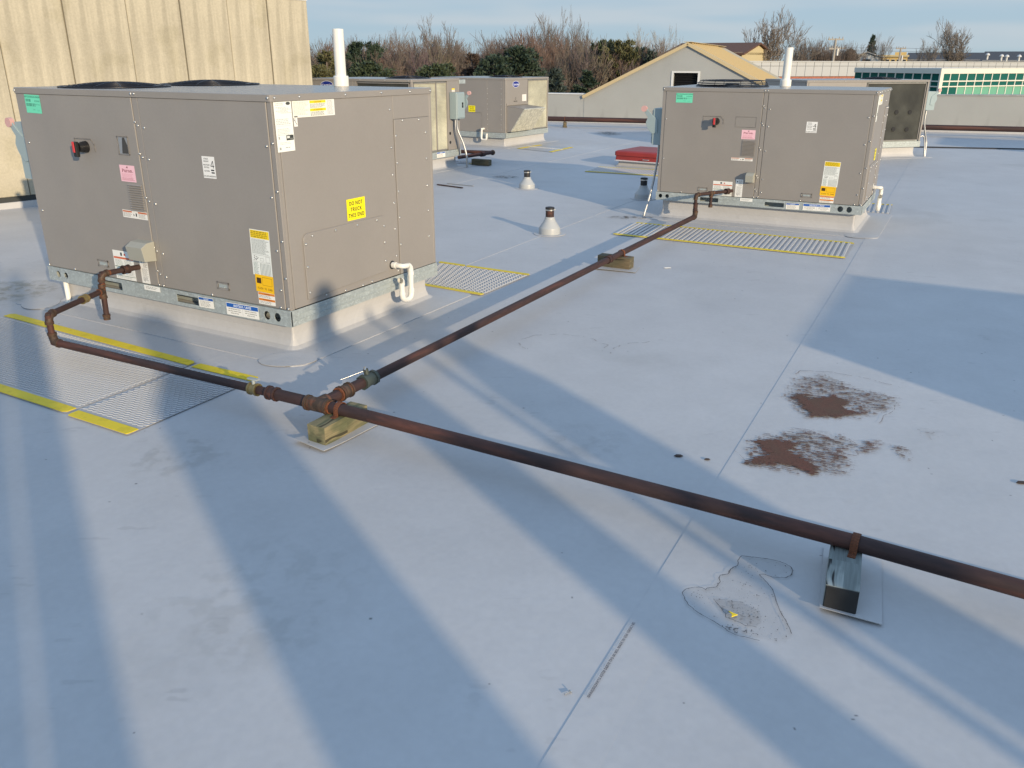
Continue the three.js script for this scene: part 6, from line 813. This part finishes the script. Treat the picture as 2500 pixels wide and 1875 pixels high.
  for (let i = 0; i < 62; i++) { const px = 762 + (1640 - 762) * (i + 0.8 * r()) / 62, crest = px < 1000 ? 118 : px < 1180 ? 112 : px < 1420 ? 106 : px < 1560 ? 126 : 138; placeBare('bare brown tree in the dense leafless wood', px, crest + r() * 26, 64 + r() * 20, Math.floor(r() * 4), [BARK.brown, BARK.red, BARK.grey, BARK.brown][Math.floor(r() * 4)], 0.85 + 0.4 * r(), 'bare trees of the wood behind the roof', r() * 6); }
  for (let i = 0; i < 12; i++) placeBare('dark bare tree in the hedge line by the utility poles', 1950 + i * 12 + r() * 9, 118 + r() * 10, 135 + r() * 12, Math.floor(r() * 4), BARK.brown, 0.9, 'bare trees by the utility poles', r() * 6);
  // brush filling the wood: nobody could count it
  const bushes = [71, 83, 97].map((sd) => { const [a, b] = bareTree(sd, 6, { levels: 6, trunk: 0.10, forks: 7, spread: 1.0, ratio: 0.8, up: 0.12, minR: 0.008 }), g = mergeGeometries([a, b]), f = 6 / tall([g], 0.97); g.scale(1, f, 1); return g; });
  const m = new THREE.Matrix4(), col = new THREE.Color();
  bushes.forEach((bush, bi) => {
    const N = 110, im = new THREE.InstancedMesh(bush, BARK.brown, N); for (let i = 0; i < N; i++) { const px = 745 + r() * 960, dist = 58 + r() * 26, p = far(px, 200, dist), s = 0.72 + r() * 0.42; m.compose(V(p.x, GROUND - 0.1, p.z), new THREE.Quaternion().setFromAxisAngle(V(0, 1, 0), r() * 6), V(s * 1.15, s, s * 1.15)); im.setMatrixAt(i, m); const k = 0.8 + 0.55 * r(); im.setColorAt(i, col.setRGB(k, k * (0.88 + 0.24 * r()), k * (0.82 + 0.32 * r()))); }
    im.name = numbered('undergrowth'); im.userData = { kind: 'stuff', label: ['brown leafless undergrowth filling the wood', 'tangled leafless brush filling the wood', 'low leafless thicket filling the wood'][bi], category: 'undergrowth' }; scene.add(im);
  });
  const B2 = evKinds.round[1], im2 = new THREE.InstancedMesh(B2, NEEDLE.olive, 26); for (let i = 0; i < 26; i++) { const px = 755 + r() * 330, dist = 46 + r() * 16, p = far(px, 200, dist), s = 0.32 + r() * 0.2; m.compose(V(p.x, GROUND - 0.1, p.z), new THREE.Quaternion().setFromAxisAngle(V(0, 1, 0), r() * 6), V(s, s * (0.9 + 0.3 * r()), s)); im2.setMatrixAt(i, m); } im2.name = 'evergreen_scrub'; im2.userData = { kind: 'stuff', label: 'olive green scrub at the foot of the wood', category: 'scrub' }; scene.add(im2);
}
scene.traverse((o) => { if (o.isMesh) { o.castShadow = true; o.receiveShadow = true; } });
renderer.render(scene, camera);
